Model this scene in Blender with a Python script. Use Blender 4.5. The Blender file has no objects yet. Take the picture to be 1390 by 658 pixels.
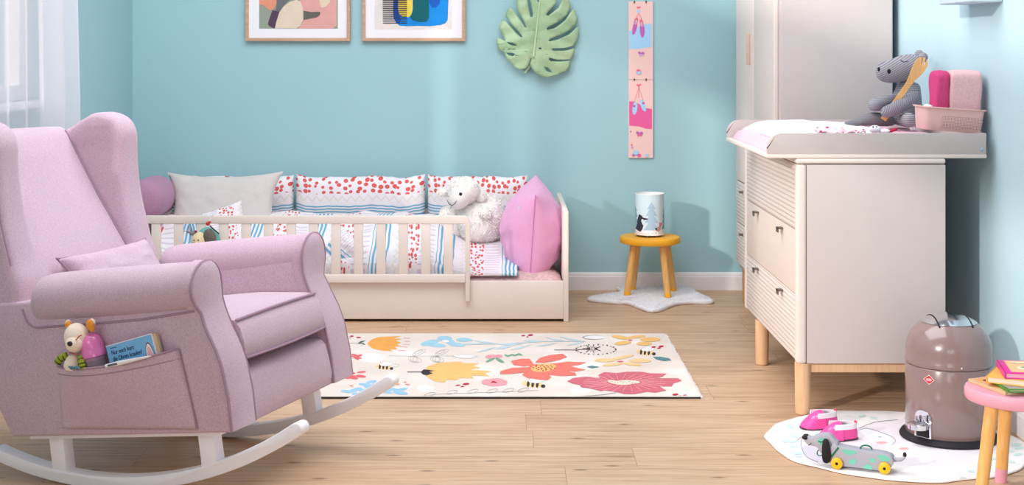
import bpy, bmesh, math, random
from mathutils import Vector, Matrix, noise
from mathutils.geometry import tessellate_polygon
random.seed(7)
PI = math.pi
F, CX, CY, H = 1950.0, 680.0, 62.0, 1.247      # focal length (px), vanishing point, eye height (m)
YW = 7.347                                     # back wall
XL, XR = -1.884, 1.668                         # side walls
sc = bpy.context.scene
col = sc.collection

def PX(u, v, Y):
    return Vector(((u-CX)*Y/F, Y, H-(v-CY)*Y/F))
def FL(u, v, z=0.0):
    Y = F*(H-z)/(v-CY)
    return Vector(((u-CX)*Y/F, Y, z))

# ---------------------------------------------------------------- materials
def lin(c):
    r = []
    for x in c[:3]:
        x /= 255.0
        r.append(x/12.92 if x <= .04045 else ((x+.055)/1.055)**2.4)
    return (r[0], r[1], r[2], 1.0)

class NG:
    def __init__(s, name):
        s.m = bpy.data.materials.new(name); s.m.use_nodes = True
        s.t = s.m.node_tree; s.n = s.t.nodes; s.l = s.t.links
        s.b = s.n['Principled BSDF']; s.out = s.n['Material Output']
    def put(s, sock, v):
        if v is None: return
        if hasattr(v, 'is_linked') or hasattr(v, 'links'): s.l.new(v, sock)
        else:
            try: sock.default_value = v
            except Exception: sock.default_value = (v, v, v, 1) if isinstance(v, (int, float)) else v[:3]
    def node(s, typ, **kw):
        n = s.n.new(typ)
        for k, v in kw.items(): setattr(n, k, v)
        return n
    def math(s, op, a, b=None, c=None):
        n = s.node('ShaderNodeMath', operation=op)
        s.put(n.inputs[0], a); s.put(n.inputs[1], b); s.put(n.inputs[2], c)
        return n.outputs[0]
    def mix(s, f, a, b):
        n = s.node('ShaderNodeMix', data_type='RGBA')
        s.put(n.inputs[0], f); s.put(n.inputs[6], a); s.put(n.inputs[7], b)
        return n.outputs[2]
    def obj(s): return s.node('ShaderNodeTexCoord').outputs['Object']
    def uv(s): return s.node('ShaderNodeTexCoord').outputs['UV']
    def mapv(s, v, scale=(1,1,1), loc=(0,0,0), rot=(0,0,0)):
        n = s.node('ShaderNodeMapping')
        s.put(n.inputs['Vector'], v); n.inputs['Scale'].default_value = scale
        n.inputs['Location'].default_value = loc; n.inputs['Rotation'].default_value = rot
        return n.outputs[0]
    def noise(s, v, scale=5, detail=2, rough=.5, out=0):
        n = s.node('ShaderNodeTexNoise'); s.put(n.inputs['Vector'], v)
        n.inputs['Scale'].default_value = scale; n.inputs['Detail'].default_value = detail
        n.inputs['Roughness'].default_value = rough
        return n.outputs[out]
    def ramp(s, f, stops):
        n = s.node('ShaderNodeValToRGB'); s.put(n.inputs[0], f)
        e = n.color_ramp.elements
        e[0].position, e[0].color = stops[0]; e[1].position, e[1].color = stops[-1]
        for p, c in stops[1:-1]:
            q = e.new(p); q.color = c
        return n.outputs[0]
    def step(s, x, lo, hi):
        return s.math('MULTIPLY', s.math('GREATER_THAN', x, lo), s.math('LESS_THAN', x, hi))
    def bump(s, h, strength=.3, dist=.01):
        n = s.node('ShaderNodeBump'); s.put(n.inputs['Height'], h)
        n.inputs['Strength'].default_value = strength; n.inputs['Distance'].default_value = dist
        s.l.new(n.outputs[0], s.b.inputs['Normal'])
    def sep(s, v):
        n = s.node('ShaderNodeSeparateXYZ'); s.put(n.inputs[0], v); return n.outputs
    def col(s, c): s.put(s.b.inputs['Base Color'], c)
    def set(s, **kw):
        for k, v in kw.items(): s.put(s.b.inputs[k.replace('_', ' ')], v)
        return s

_mc = {}
def plain(name, rgb, rough=.5, metal=0.0, var=.04, vscale=12, bump=0.0, bscale=200, spec=.3, coat=0.0, sheen=0.0):
    """procedural paint / plastic / cloth with slight tonal variation"""
    if name in _mc: return _mc[name]
    g = NG(name); o = g.obj()
    nz = g.noise(o, vscale, 3)
    c = lin(rgb)
    d = tuple(max(0, x*(1-var*2)) for x in c[:3]) + (1,)
    h = tuple(min(1, x*(1+var)) for x in c[:3]) + (1,)
    g.col(g.mix(nz, d, h))
    g.set(Roughness=rough, Metallic=metal)
    g.put(g.b.inputs['Specular IOR Level'], spec)
    if coat: g.put(g.b.inputs['Coat Weight'], coat)
    if sheen:
        g.put(g.b.inputs['Sheen Weight'], sheen); g.put(g.b.inputs['Sheen Roughness'], .4)
    if bump: g.bump(g.noise(o, bscale, 2), bump, .004)
    _mc[name] = g.m
    return g.m

def fabric(name, rgb, rgb2, scale=260, mixlo=.35, mixhi=.65, bump=.25, sheen=.15):
    g = NG(name); o = g.obj()
    f = g.noise(o, scale, 3, .7)
    r = g.ramp(f, [(mixlo, lin(rgb)), (mixhi, lin(rgb2))])
    big = g.noise(o, 7, 2)
    g.col(g.mix(g.math('MULTIPLY', big, .22), r, lin(tuple(int(x*.9) for x in rgb))))
    g.set(Roughness=.95); g.put(g.b.inputs['Specular IOR Level'], .1)
    g.put(g.b.inputs['Sheen Weight'], sheen)
    g.bump(f, bump, .003)
    return g.m

def woodmat(name, a, b, axis=2, scale=6.0, rough=.5, stretch=14):
    g = NG(name); o = g.obj()
    s = [stretch]*3; s[axis] = 1.0
    v = g.mapv(o, tuple(s))
    f = g.noise(v, scale, 5, .6)
    g.col(g.ramp(f, [(.3, lin(b)), (.68, lin(a))]))
    g.set(Roughness=rough); g.put(g.b.inputs['Specular IOR Level'], .3)
    g.bump(f, .06, .002)
    return g.m

# ---------------------------------------------------------------- mesh builder
W = {}     # world matrix of every object that can be a parent
class MB:
    def __init__(s, mx=None):
        s.v, s.f, s.mi, s.uv = [], [], [], {}
        s.mx = mx or Matrix.Identity(4)
    def add(s, vs, fs, m=0, uvs=None):
        k = len(s.v)
        s.v += [s.mx @ Vector(p) for p in vs]
        for f in fs:
            s.f.append([k+i for i in f]); s.mi.append(m)
        if uvs:
            for i, q in enumerate(uvs): s.uv[k+i] = q
        return s
    def box(s, a, b, m=0):
        (x0,y0,z0),(x1,y1,z1) = a, b
        if x0>x1: x0,x1=x1,x0
        if y0>y1: y0,y1=y1,y0
        if z0>z1: z0,z1=z1,z0
        vs = [(x0,y0,z0),(x1,y0,z0),(x1,y1,z0),(x0,y1,z0),(x0,y0,z1),(x1,y0,z1),(x1,y1,z1),(x0,y1,z1)]
        return s.add(vs, [(0,3,2,1),(4,5,6,7),(0,1,5,4),(1,2,6,5),(2,3,7,6),(3,0,4,7)], m)
    def prism(s, poly, lo, hi, axis='y', m=0):
        """extrude a 2-D polygon; axis y: poly=(x,z); axis z: poly=(x,y); axis x: poly=(y,z)"""
        def P(p, t):
            return {'y': (p[0], t, p[1]), 'z': (p[0], p[1], t), 'x': (t, p[0], p[1])}[axis]
        n = len(poly)
        vs = [P(p, lo) for p in poly] + [P(p, hi) for p in poly]
        fs = [tuple(range(n)), tuple(range(2*n-1, n-1, -1))]
        fs += [(i, n+i, n+(i+1) % n, (i+1) % n) for i in range(n)]
        return s.add(vs, fs, m)
    def lathe(s, prof, n=32, c=(0,0,0), m=0, caps=True):
        vs, fs = [], []
        for r, z in prof:
            for i in range(n):
                a = 2*PI*i/n
                vs.append((c[0]+r*math.cos(a), c[1]+r*math.sin(a), c[2]+z))
        for j in range(len(prof)-1):
            for i in range(n):
                fs.append((j*n+i, j*n+(i+1) % n, (j+1)*n+(i+1) % n, (j+1)*n+i))
        if caps:
            fs.append(tuple(range(n-1, -1, -1))); fs.append(tuple((len(prof)-1)*n+i for i in range(n)))
        return s.add(vs, fs, m)
    def tube(s, pts, r, n=8, m=0, closed=False, flat=1.0):
        pts = [Vector(p) for p in pts]; N = len(pts)
        rs = r if isinstance(r, (list, tuple)) else [r]*N
        vs, fs = [], []
        prev = None
        for i, p in enumerate(pts):
            a = pts[i-1] if (i or closed) else p
            b = pts[(i+1) % N] if (i < N-1 or closed) else p
            t = (b-a).normalized() if (b-a).length > 1e-9 else Vector((0,0,1))
            if prev is None:
                up = Vector((0,0,1)) if abs(t.z) < .9 else Vector((0,1,0))
                x = t.cross(up).normalized()
            else:
                x = (prev - t*prev.dot(t)).normalized()
            y = t.cross(x); prev = x
            for k in range(n):
                an = 2*PI*k/n
                vs.append(p + x*math.cos(an)*rs[i] + y*math.sin(an)*rs[i]*flat)
        R = N if closed else N-1
        for i in range(R):
            for k in range(n):
                fs.append((i*n+k, i*n+(k+1) % n, ((i+1) % N)*n+(k+1) % n, ((i+1) % N)*n+k))
        if not closed:
            fs.append(tuple(range(n-1, -1, -1))); fs.append(tuple((N-1)*n+k for k in range(n)))
        return s.add(vs, fs, m)
    def ell(s, c, r, nu=24, nv=14, m=0, rot=None, fn=None):
        vs, fs = [], []
        R = rot or Matrix.Identity(3)
        for j in range(1, nv):
            th = PI*j/nv
            for i in range(nu):
                ph = 2*PI*i/nu
                d = Vector((math.sin(th)*math.cos(ph), math.sin(th)*math.sin(ph), math.cos(th)))
                q = Vector((d.x*r[0], d.y*r[1], d.z*r[2]))
                if fn: q = q*fn(d)
                vs.append(Vector(c)+R @ q)
        top = Vector((0,0,r[2])); bot = Vector((0,0,-r[2]))
        if fn: top *= fn(Vector((0,0,1))); bot *= fn(Vector((0,0,-1)))
        vs.append(Vector(c)+R @ top); vs.append(Vector(c)+R @ bot)
        a = len(vs)-2
        for j in range(nv-2):
            for i in range(nu):
                fs.append((j*nu+i, (j+1)*nu+i, (j+1)*nu+(i+1) % nu, j*nu+(i+1) % nu))
        for i in range(nu):
            fs.append((a, i, (i+1) % nu)); fs.append((a+1, (nv-2)*nu+(i+1) % nu, (nv-2)*nu+i))
        return s.add(vs, fs, m)
    def grid(s, fn, nu, nv, m=0, uvf=None, flip=False):
        vs, fs, uvs = [], [], []
        for j in range(nv+1):
            for i in range(nu+1):
                u, v = i/nu, j/nv
                vs.append(fn(u, v)); uvs.append(uvf(u, v) if uvf else (u, v))
        for j in range(nv):
            for i in range(nu):
                a = j*(nu+1)+i
                q = (a, a+1, a+nu+2, a+nu+1)
                fs.append(q[::-1] if flip else q)
        return s.add(vs, fs, m, uvs)
    def poly(s, pts, m=0, holes=None):
        """flat polygon, tessellated"""
        loops = [[Vector(p) for p in pts]] + [[Vector(p) for p in h] for h in (holes or [])]
        allp = [p for l in loops for p in l]
        fs = [tuple(t) for t in tessellate_polygon(loops)]
        return s.add(allp, fs, m)
    def loft(s, rings, m=0, caps=True):
        n = len(rings[0]); vs = [p for r in rings for p in r]; fs = []
        for j in range(len(rings)-1):
            for i in range(n):
                fs.append((j*n+i, j*n+(i+1) % n, (j+1)*n+(i+1) % n, (j+1)*n+i))
        if caps:
            fs.append(tuple(range(n-1, -1, -1))); fs.append(tuple((len(rings)-1)*n+i for i in range(n)))
        return s.add(vs, fs, m)
    def build(s, name, mats, parent=None, world=False, bevel=0, seg=3, sub=0, smooth=True, ang=38, fix=True, solid=0, origin=None, merge=False):
        me = bpy.data.meshes.new(name)
        vs = s.v
        loc = None
        if parent is not None and world:
            inv = W[parent.name].inverted(); vs = [inv @ p for p in vs]
        elif parent is None and vs:
            xs = [p.x for p in vs]; ys = [p.y for p in vs]; zs = [p.z for p in vs]
            loc = Vector(origin) if origin else Vector(((min(xs)+max(xs))/2, (min(ys)+max(ys))/2, min(zs)))
            vs = [p-loc for p in vs]
        me.from_pydata([tuple(p) for p in vs], [], s.f)
        mats = mats if isinstance(mats, (list, tuple)) else [mats]
        for m in mats: me.materials.append(m)
        for p, k in zip(me.polygons, s.mi): p.material_index = k
        if s.uv:
            L = me.uv_layers.new(name='UVMap')
            for lp in me.loops:
                L.data[lp.index].uv = s.uv.get(lp.vertex_index, (0, 0))
        bm = bmesh.new(); bm.from_mesh(me)
        if merge: bmesh.ops.remove_doubles(bm, verts=bm.verts, dist=1e-5)
        if fix: bmesh.ops.recalc_face_normals(bm, faces=bm.faces)
        if bevel:
            es = [e for e in bm.edges if len(e.link_faces) == 2 and e.calc_face_angle(0) > math.radians(28)]
            bmesh.ops.bevel(bm, geom=es, offset=bevel, segments=seg, profile=.5, affect='EDGES', clamp_overlap=True)
        bm.to_mesh(me); bm.free()
        if smooth:
            for p in me.polygons: p.use_smooth = True
            me.set_sharp_from_angle(angle=math.radians(ang))
        o = bpy.data.objects.new(name, me); col.objects.link(o)
        if parent is not None:
            o.parent = parent; W[o.name] = W[parent.name].copy()
        else:
            if loc is not None: o.location = loc
            W[o.name] = Matrix.Translation(o.location)
        if sub:
            md = o.modifiers.new('soft', 'SUBSURF'); md.levels = sub; md.render_levels = sub
        if solid:
            md = o.modifiers.new('thick', 'SOLIDIFY'); md.thickness = solid; md.offset = 0
        return o

def tag(o, label=None, cat=None, group=None, kind=None):
    if label: o['label'] = label
    if cat: o['category'] = cat
    if group: o['group'] = group
    if kind: o['kind'] = kind
    return o
def thing(name, label, cat, loc=(0,0,0), mx=None, group=None):
    o = bpy.data.objects.new(name, None); col.objects.link(o)
    o.empty_display_size = .05
    m = mx.copy() if mx is not None else Matrix.Translation(loc)
    o.matrix_world = m; W[o.name] = m
    return tag(o, label, cat, group)
def struct(o): o['kind'] = 'structure'; return o
def copy_tree(o, parent=None, mx=None):
    c = o.copy(); col.objects.link(c)
    if parent: c.parent = parent
    if mx is not None: c.matrix_world = mx; W[c.name] = mx.copy()
    for ch in [k for k in bpy.data.objects if k.parent == o]: copy_tree(ch, c)
    return c
def text_mesh(txt, size, mat, parent, mx, world=False, name='lettering', ext=.0004):
    cu = bpy.data.curves.new('t', 'FONT'); cu.body = txt; cu.size = size; cu.extrude = ext
    to = bpy.data.objects.new('t', cu); col.objects.link(to)
    dg = bpy.context.evaluated_depsgraph_get()
    me = bpy.data.meshes.new_from_object(to.evaluated_get(dg))
    bpy.data.objects.remove(to)
    m = MB(); m.add([mx @ v.co for v in me.vertices], [tuple(p.vertices) for p in me.polygons])
    bpy.data.meshes.remove(me)
    return m.build(name, mat, parent, world=world, smooth=False, fix=False)

def smoothpoly(pts, n=6, closed=True):
    """Catmull-Rom through 2-D/3-D points"""
    P = [Vector(p) for p in pts]; N = len(P); out = []
    rng = range(N) if closed else range(N-1)
    for i in rng:
        g = lambda k: P[k % N] if closed else P[max(0, min(N-1, k))]
        a, b, c, d = g(i-1), g(i), g(i+1), g(i+2)
        for k in range(n):
            t = k/n
            out.append(.5*((2*b)+(c-a)*t+(2*a-5*b+4*c-d)*t*t+(3*b-a-3*c+d)*t**3))
    if not closed: out.append(P[-1])
    return out
def interp(tab, x):
    if x <= tab[0][0]: return tab[0][1]
    for (a, b), (c, d) in zip(tab, tab[1:]):
        if x <= c: return b+(d-b)*(x-a)/(c-a)
    return tab[-1][1]
def fnoise(p, s=1.0): return noise.noise(Vector(p)*s)
def fur(mb, surf, count, length, width=.002, m=0, droop=.3, jitter=.6):
    """short upright tufts: surf() -> (point, normal)"""
    for _ in range(count):
        p, n = surf()
        d = (n + Vector((random.gauss(0,1), random.gauss(0,1), random.gauss(0,1)))*jitter*.5).normalized()
        d.z -= droop*.3
        t = d.cross(Vector((random.random()-.5, random.random()-.5, random.random()-.5))).normalized()*width
        L = length*random.uniform(.6, 1.2)
        mb.add([p-t, p+t, p+d*L], [(0,1,2)], m)
def pillow(mb, w, h, t, mx, n=22, k=.07, wr=.006, seed=0, m=0, power=.42, uvs=(1,1), q=4):
    """soft square cushion: w along X, h along Y, thickness along Z of mx"""
    for side in (1, -1):
        def fn(u, v):
            a, b = 2*u-1, 2*v-1
            x = a*w/2*(1-k*(1-b*b)*a*a); y = b*h/2*(1-k*(1-a*a)*b*b)
            e = max(0, (1-abs(a)**q)*(1-abs(b)**q))
            z = t/2*e**power*(.8+.2*(1-a*a)*(1-b*b))
            z += wr*fnoise((a*2.2+seed, b*2.2, side+seed), 1.6)*min(1, e*3)
            z += wr*.8*fnoise((a*5+seed, b*2.5, side*3+seed), 2)*min(1, e*2)
            return mx @ Vector((x, y, side*z))
        mb.grid(fn, n, n, m, uvf=lambda u, v: (u*uvs[0], v*uvs[1]), flip=(side < 0))
    return mb
def frame(o, x, y=None, z=None):
    """matrix from origin and axes"""
    x = Vector(x).normalized()
    if z is not None:
        z = Vector(z).normalized(); y = z.cross(x).normalized(); z = x.cross(y)
    else:
        y = Vector(y); z = x.cross(y).normalized(); y = z.cross(x)
    m = Matrix((x, y, z)).transposed().to_4x4(); m.translation = Vector(o)
    return m

# ---------------------------------------------------------------- shared materials
WHITE = plain('white_paint', (238,234,236), .4, var=.015)
CREAM = plain('cream_lacquer', (232,219,211), .45, var=.02)
PINKISH = plain('pale_rose_lacquer', (203,191,188), .5, var=.02)
OAK = woodmat('oak_wood', (206,160,112), (184,136,92), 2)
BEECH = woodmat('beech_wood', (228,190,152), (214,172,132), 2, scale=8)
FRAMEW = woodmat('frame_oak', (214,176,148), (190,148,122), 0, scale=5)
BLACK = plain('black_plastic', (22,22,24), .5, var=.02)
CHROME = plain('chrome', (225,225,230), .12, 1.0, var=.02)
DARKM = plain('dark_pewter', (120,108,100), .35, .8, var=.02)
# ================================================================ SETTING
def wallmat(name, rgb):
    g = NG(name); o = g.obj()
    n = g.noise(o, 1.2, 2)
    a = lin(rgb); b = tuple(x*.94 for x in a[:3])+(1,)
    g.col(g.mix(n, a, b)); g.set(Roughness=.75); g.put(g.b.inputs['Specular IOR Level'], .2)
    g.bump(g.noise(o, 160, 2), .05, .002)
    return g.m
WALL = wallmat('aqua_wall_paint', (165,204,211))
WALLR = wallmat('sunlit_wall_paint', (190,218,228))  # right wall: its sunlit brightness is put into a lighter base colour

def floormat():
    g = NG('light_oak_planks'); o = g.obj()
    b = g.node('ShaderNodeTexBrick'); b.offset = 0; b.offset_frequency = 2; b.squash = 1
    xyz = g.sep(g.mapv(o, loc=(.345, .065, 0)))
    row = g.math('FLOOR', g.math('DIVIDE', xyz[1], .2))
    hsh = g.math('FRACT', g.math('MULTIPLY', g.math('SINE', g.math('MULTIPLY', row, 12.9898)), 437.585))
    cv = g.node('ShaderNodeCombineXYZ'); g.put(cv.inputs[0], g.math('ADD', xyz[0], g.math('MULTIPLY', hsh, 1.5))); g.put(cv.inputs[1], xyz[1])
    g.put(b.inputs['Vector'], cv.outputs[0])
    for k, v in (('Scale',1.0),('Mortar Size',.0011),('Mortar Smooth',.3),('Bias',0.0),('Brick Width',1.5),('Row Height',.2)):
        b.inputs[k].default_value = v
    b.inputs['Color1'].default_value = (0,0,0,1); b.inputs['Color2'].default_value = (1,1,1,1); b.inputs['Mortar'].default_value = (.5,.5,.5,1)
    rnd = b.outputs['Color']; mort = b.outputs['Fac']
    sh = g.node('ShaderNodeVectorMath', operation='MULTIPLY_ADD')
    g.put(sh.inputs[0], rnd); sh.inputs[1].default_value = (7.3, 3.1, 5); g.put(sh.inputs[2], o)
    v = sh.outputs[0]
    warp = g.noise(g.mapv(v, (1.2, 5, 1)), 2, 2)
    gr = g.noise(g.mapv(v, (1.0, 18, 1)), 3.2, 6, .62)
    fine = g.noise(g.mapv(v, (3.0, 90, 1)), 3, 3, .6)
    f = g.math('ADD', g.math('MULTIPLY', gr, .75), g.math('MULTIPLY', fine, .25))
    f = g.math('ADD', f, g.math('MULTIPLY', g.math('SUBTRACT', warp, .5), .25))
    c = g.ramp(f, [(.28, lin((150,114,84))), (.44, lin((196,160,128))), (.60, lin((213,180,149))), (.75, lin((222,194,165)))])
    c = g.mix(g.math('MULTIPLY', g.sep(rnd)[0], .22), c, lin((196,152,112)))
    # knots
    vo = g.node('ShaderNodeTexVoronoi', voronoi_dimensions='2D'); g.put(vo.inputs['Vector'], g.mapv(v, (3.0, 9.0, 1))); vo.inputs['Scale'].default_value = 1.0
    vo.inputs['Randomness'].default_value = 1
    k = g.math('LESS_THAN', vo.outputs['Distance'], g.math('MULTIPLY', g.noise(g.mapv(o, (2,6,1)), 1.5, 1), .17))
    soft = g.ramp(vo.outputs['Distance'], [(.02, (1,1,1,1)), (.095, (0,0,0,1))])
    pick = g.math('GREATER_THAN', g.sep(vo.outputs['Color'])[0], .58)
    kf = g.math('MULTIPLY', g.math('MULTIPLY', g.sep(soft)[0], pick), .75)
    c = g.mix(kf, c, lin((96,66,46)))
    st = g.ramp(g.noise(g.mapv(v, (1.3, 42, 1)), 2.2, 2), [(.62, (0,0,0,1)), (.72, (1,1,1,1))])
    c = g.mix(g.math('MULTIPLY', g.sep(st)[0], .35), c, lin((140,100,70)))
    c = g.mix(g.math('MULTIPLY', mort, .55), c, lin((110,80,58)))
    g.col(c); g.set(Roughness=.42); g.put(g.b.inputs['Specular IOR Level'], .35)
    g.bump(f, .05, .002)
    return g.m
FLOORM = floormat()

m = MB(); m.box((-3.2, -1.6, -.05), (2.6, YW+.1, 0)); o = m.build('floor', FLOORM, smooth=False); struct(o)
m = MB(); m.box((XL-.12, YW, 0), (XR+.12, YW+.12, 2.75)); struct(m.build('wall_back', WALL, smooth=False))
# left wall with a window opening (behind the curtain)
WY0, WY1, WZ0, WZ1 = 4.10, 5.80, 1.03, 2.35
m = MB()
WIN = [(-1.4, 4.06), (WY0, WY1), (6.09, 6.21)]          # three openings along the wall; first and last shaped for sun strips
edges = [-1.6] + [e for p in WIN for e in p] + [YW]
for k in range(0, len(edges), 2): m.box((XL-.14, edges[k], 0), (XL, edges[k+1], 2.75))
for a_, b_ in WIN:
    m.box((XL-.14, a_, 0), (XL, b_, WZ0)); m.box((XL-.14, a_, WZ1), (XL, b_, 2.75))
struct(m.build('wall_left', WALL, smooth=False))
m = MB(); m.box((XR, 2.6, 0), (XR+.12, YW, 2.75)); struct(m.build('wall_right', WALLR, smooth=False))

# window frame, glass, sill
g = NG('clear_window_glass')
tr = g.node('ShaderNodeBsdfTransparent'); gl = g.node('ShaderNodeBsdfGlossy'); gl.inputs['Roughness'].default_value = .02
mx = g.node('ShaderNodeMixShader'); mx.inputs[0].default_value = .06
g.l.new(tr.outputs[0], mx.inputs[1]); g.l.new(gl.outputs[0], mx.inputs[2]); g.l.new(mx.outputs[0], g.out.inputs[0])
def window(n, y0, y1, posts, t=.06):
    wr = struct(thing('window_%d' % n, None, None, (XL-.07, (y0+y1)/2, WZ0)))
    m = MB(); x0, x1 = XL-.10, XL-.04
    m.box((x0, y0, WZ0), (x1, y1, WZ0+t)); m.box((x0, y0, WZ1-t), (x1, y1, WZ1))
    for a, b in [(y0, y0+t), (y1-t, y1)] + posts: m.box((x0, a, WZ0+t), (x1, b, WZ1-t))
    m.build('window_frame', WHITE, wr, world=True, smooth=False)
    m = MB(); m.box((XL-.073, y0+t, WZ0+t), (XL-.067, y1-t, WZ1-t)); m.build('pane', g.m, wr, world=True, smooth=False)
    if n == 3: return
    m = MB(); m.box((XL-.03, y0-.015, WZ0-.03), (XL+.06, y1+.015, WZ0)); m.build('window_sill', WHITE, wr, world=True, bevel=.006)
window(1, WY0, WY1, [(5.10, 5.16)])
window(2, -1.4, 4.06, [(2.75, 2.84), (2.97, 3.57), (3.75, 3.92)])  # out of view; broad posts added to cut the sun into strips on the chair
window(3, 6.09, 6.21, [], t=.012)  # narrow slit added past the curtain edge for one sun streak

def baseboard(name, a, b, depth):
    """a..b along the wall, profile grows into the room"""
    prof = [(0,0),(depth,0),(depth,.066),(depth*.75,.074),(depth*.75,.079),(depth*.35,.088),(0,.09)]
    m = MB(); A, B = Vector(a), Vector(b); d = (B-A).normalized(); n = Vector((-d.y, d.x, 0))
    rings = [[p+n*q+Vector((0,0,z)) for q, z in prof] for p in (A, B)]
    m.loft(rings); return struct(m.build(name, WHITE, ang=20))
baseboard('baseboard_back', (XR, YW, 0), (XL, YW, 0), .016)
baseboard('baseboard_right', (XR, 2.6, 0), (XR, YW-.016, 0), .016)
baseboard('baseboard_left', (XL, YW-.016, 0), (XL, -1.6, 0), .016)

# ================================================================ CURTAIN
g = NG('sheer_white_curtain')
df = g.node('ShaderNodeBsdfDiffuse'); df.inputs[0].default_value = lin((246,246,252))
tl = g.node('ShaderNodeBsdfTranslucent'); tl.inputs[0].default_value = lin((240,242,252))
tp = g.node('ShaderNodeBsdfTransparent')
m1 = g.node('ShaderNodeMixShader'); m1.inputs[0].default_value = .5
m2 = g.node('ShaderNodeMixShader')
cy_ = g.sep(g.node('ShaderNodeNewGeometry').outputs['Position'])[1]     # clearer bands added so the sun leaves streaks on the back wall
thin = g.math('ADD', g.math('ADD', g.step(cy_, 5.40, 5.53), g.step(cy_, 5.19, 5.32)), g.math('MULTIPLY', g.math('LESS_THAN', cy_, 5.19), .8))
g.put(m2.inputs[0], g.math('ADD', .04, g.math('MULTIPLY', thin, .36)))
g.l.new(df.outputs[0], m1.inputs[1]); g.l.new(tl.outputs[0], m1.inputs[2])
g.l.new(m1.outputs[0], m2.inputs[1]); g.l.new(tp.outputs[0], m2.inputs[2]); g.l.new(m2.outputs[0], g.out.inputs[0])
CURT = g.m
def curtain_fn(u, v):
    Y = 4.60 + u*(5.90-4.60)
    ph = u*2*PI*6.2
    amp = .030*(.75+.25*math.sin(u*9))
    x = -1.775 + amp*(math.sin(ph) + .35*math.sin(2*ph+.6)) + .012*fnoise((u*6, v*1.3, 0)) + .03*(1-v)
    y = Y + .012*math.sin(ph*1.0+1.2) - .05*u*v
    return Vector((x, y, .02 + v*2.5))
m = MB(); m.grid(curtain_fn, 260, 14)
tag(m.build('sheer_curtain', CURT, fix=False, ang=80), 'floor-length sheer white curtain in soft folds over the left window', 'curtain')

# ================================================================ WALL ART
def picture(name, u0, u1, vb, hgt, label):
    a = PX(u0, vb, YW); b = PX(u1, vb, YW)
    r = thing(name, label, 'picture', ((a.x+b.x)/2, YW, a.z), group='framed prints on the back wall')
    x0, x1, z0, z1 = a.x, b.x, a.z, a.z+hgt; w = .017; d = .028
    m = MB()
    m.box((x0, YW-d, z0), (x1, YW-.002, z0+w)); m.box((x0, YW-d, z1-w), (x1, YW-.002, z1))
    m.box((x0, YW-d, z0+w), (x0+w, YW-.002, z1-w)); m.box((x1-w, YW-d, z0+w), (x1, YW-.002, z1-w))
    m.build('frame', FRAMEW, r, world=True, bevel=.002, seg=2)
    m = MB(); m.box((x0+w, YW-.016, z0+w), (x1-w, YW-.004, z1-w))
    m.build('mat_board', plain('mat_board_white', (240,238,244), .7, var=.01), r, world=True, smooth=False)
    return r
def art(r, zx0, zy0, sx, layers, mats, bottom, left, right, top):
    """print surface with shapes traced in crop coordinates"""
    def P(x, y, k): 
        p = PX(zx0+x/sx, zy0+y/sx, YW); p.y = YW-.0166-k*.0003; return p
    m = MB()
    m.add([P(left,bottom,0), P(right,bottom,0), P(right,top,0), P(left,top,0)], [(0,1,2,3)], 0)
    for k, (mi, pts) in enumerate(layers):
        m.poly([P(x, y, k+1) for x, y in pts], mi)
    m.build('art_print', mats, r, world=True, smooth=False, fix=False)
r = picture('framed_picture', 334, 476, 56, .74, 'oak framed abstract print in pinks, cream and grey, left of the two pictures')
mt = [plain(n, c, .8, var=.05, vscale=30) for n, c in (('art_sage',(152,160,144)),('art_pink',(226,166,160)),('art_cream',(228,208,186)),('art_plum',(88,66,88)),('art_grey',(112,112,116)),('art_olive',(104,100,92)),('art_coral',(232,150,124)))]
T = -1700
art(r, 320, 0, 8.69, [
  (1, [(740,338),(800,260),(770,80),(760,-60),(700,-400),(900,-800),(1195,-700),(1195,300),(1170,320),(1150,338)]),
  (2, [(985,-40),(1000,50),(1015,85),(1040,90),(1080,65),(1115,25),(1130,-30),(1100,-200),(1030,-260),(990,-160)]),
  (4, [(490,-60),(490,60),(470,140),(510,160),(560,80),(620,20),(700,-30),(640,-300),(520,-300)]),
  (3, [(440,120),(520,140),(500,200),(480,260),(465,335),(420,318),(392,300),(388,270),(410,200)]),
  (6, [(290,-120),(285,50),(340,70),(400,120),(440,118),(480,60),(490,-20),(430,-160)]),
  (2, [(470,336),(490,250),(520,150),(570,80),(640,25),(720,0),(765,15),(795,80),(803,150),(800,240),(770,300),(725,336)]),
  (5, [(803,128),(900,142),(1000,140),(1000,175),(960,205),(880,220),(805,235)]),
  (0, [(300,-900),(600,-1000),(640,-700),(420,-640)]), (6, [(700,-1400),(1000,-1450),(1050,-1200),(760,-1150)]),
], mt, 338, 283, 1208, T)
r = picture('framed_picture', 492, 632, 56, .74, 'oak framed abstract print in blue, teal and yellow with fine black stripes')
mt = [plain(n, c, .8, var=.1, vscale=30) for n, c in (('art_ivory',(234,224,220)),('art_blue',(22,140,222)),('art_deepblue',(24,92,190)),('art_yellow',(240,212,92)),('art_teal',(14,100,108)),('art_ink',(52,40,48)))]
def stripes():
    L = []; y = 272
    while y > -420:
        L.append((5, [(347,y-5),(633,y-5),(633,y+5),(347,y+5)])); y -= 24.3
    return L
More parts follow.
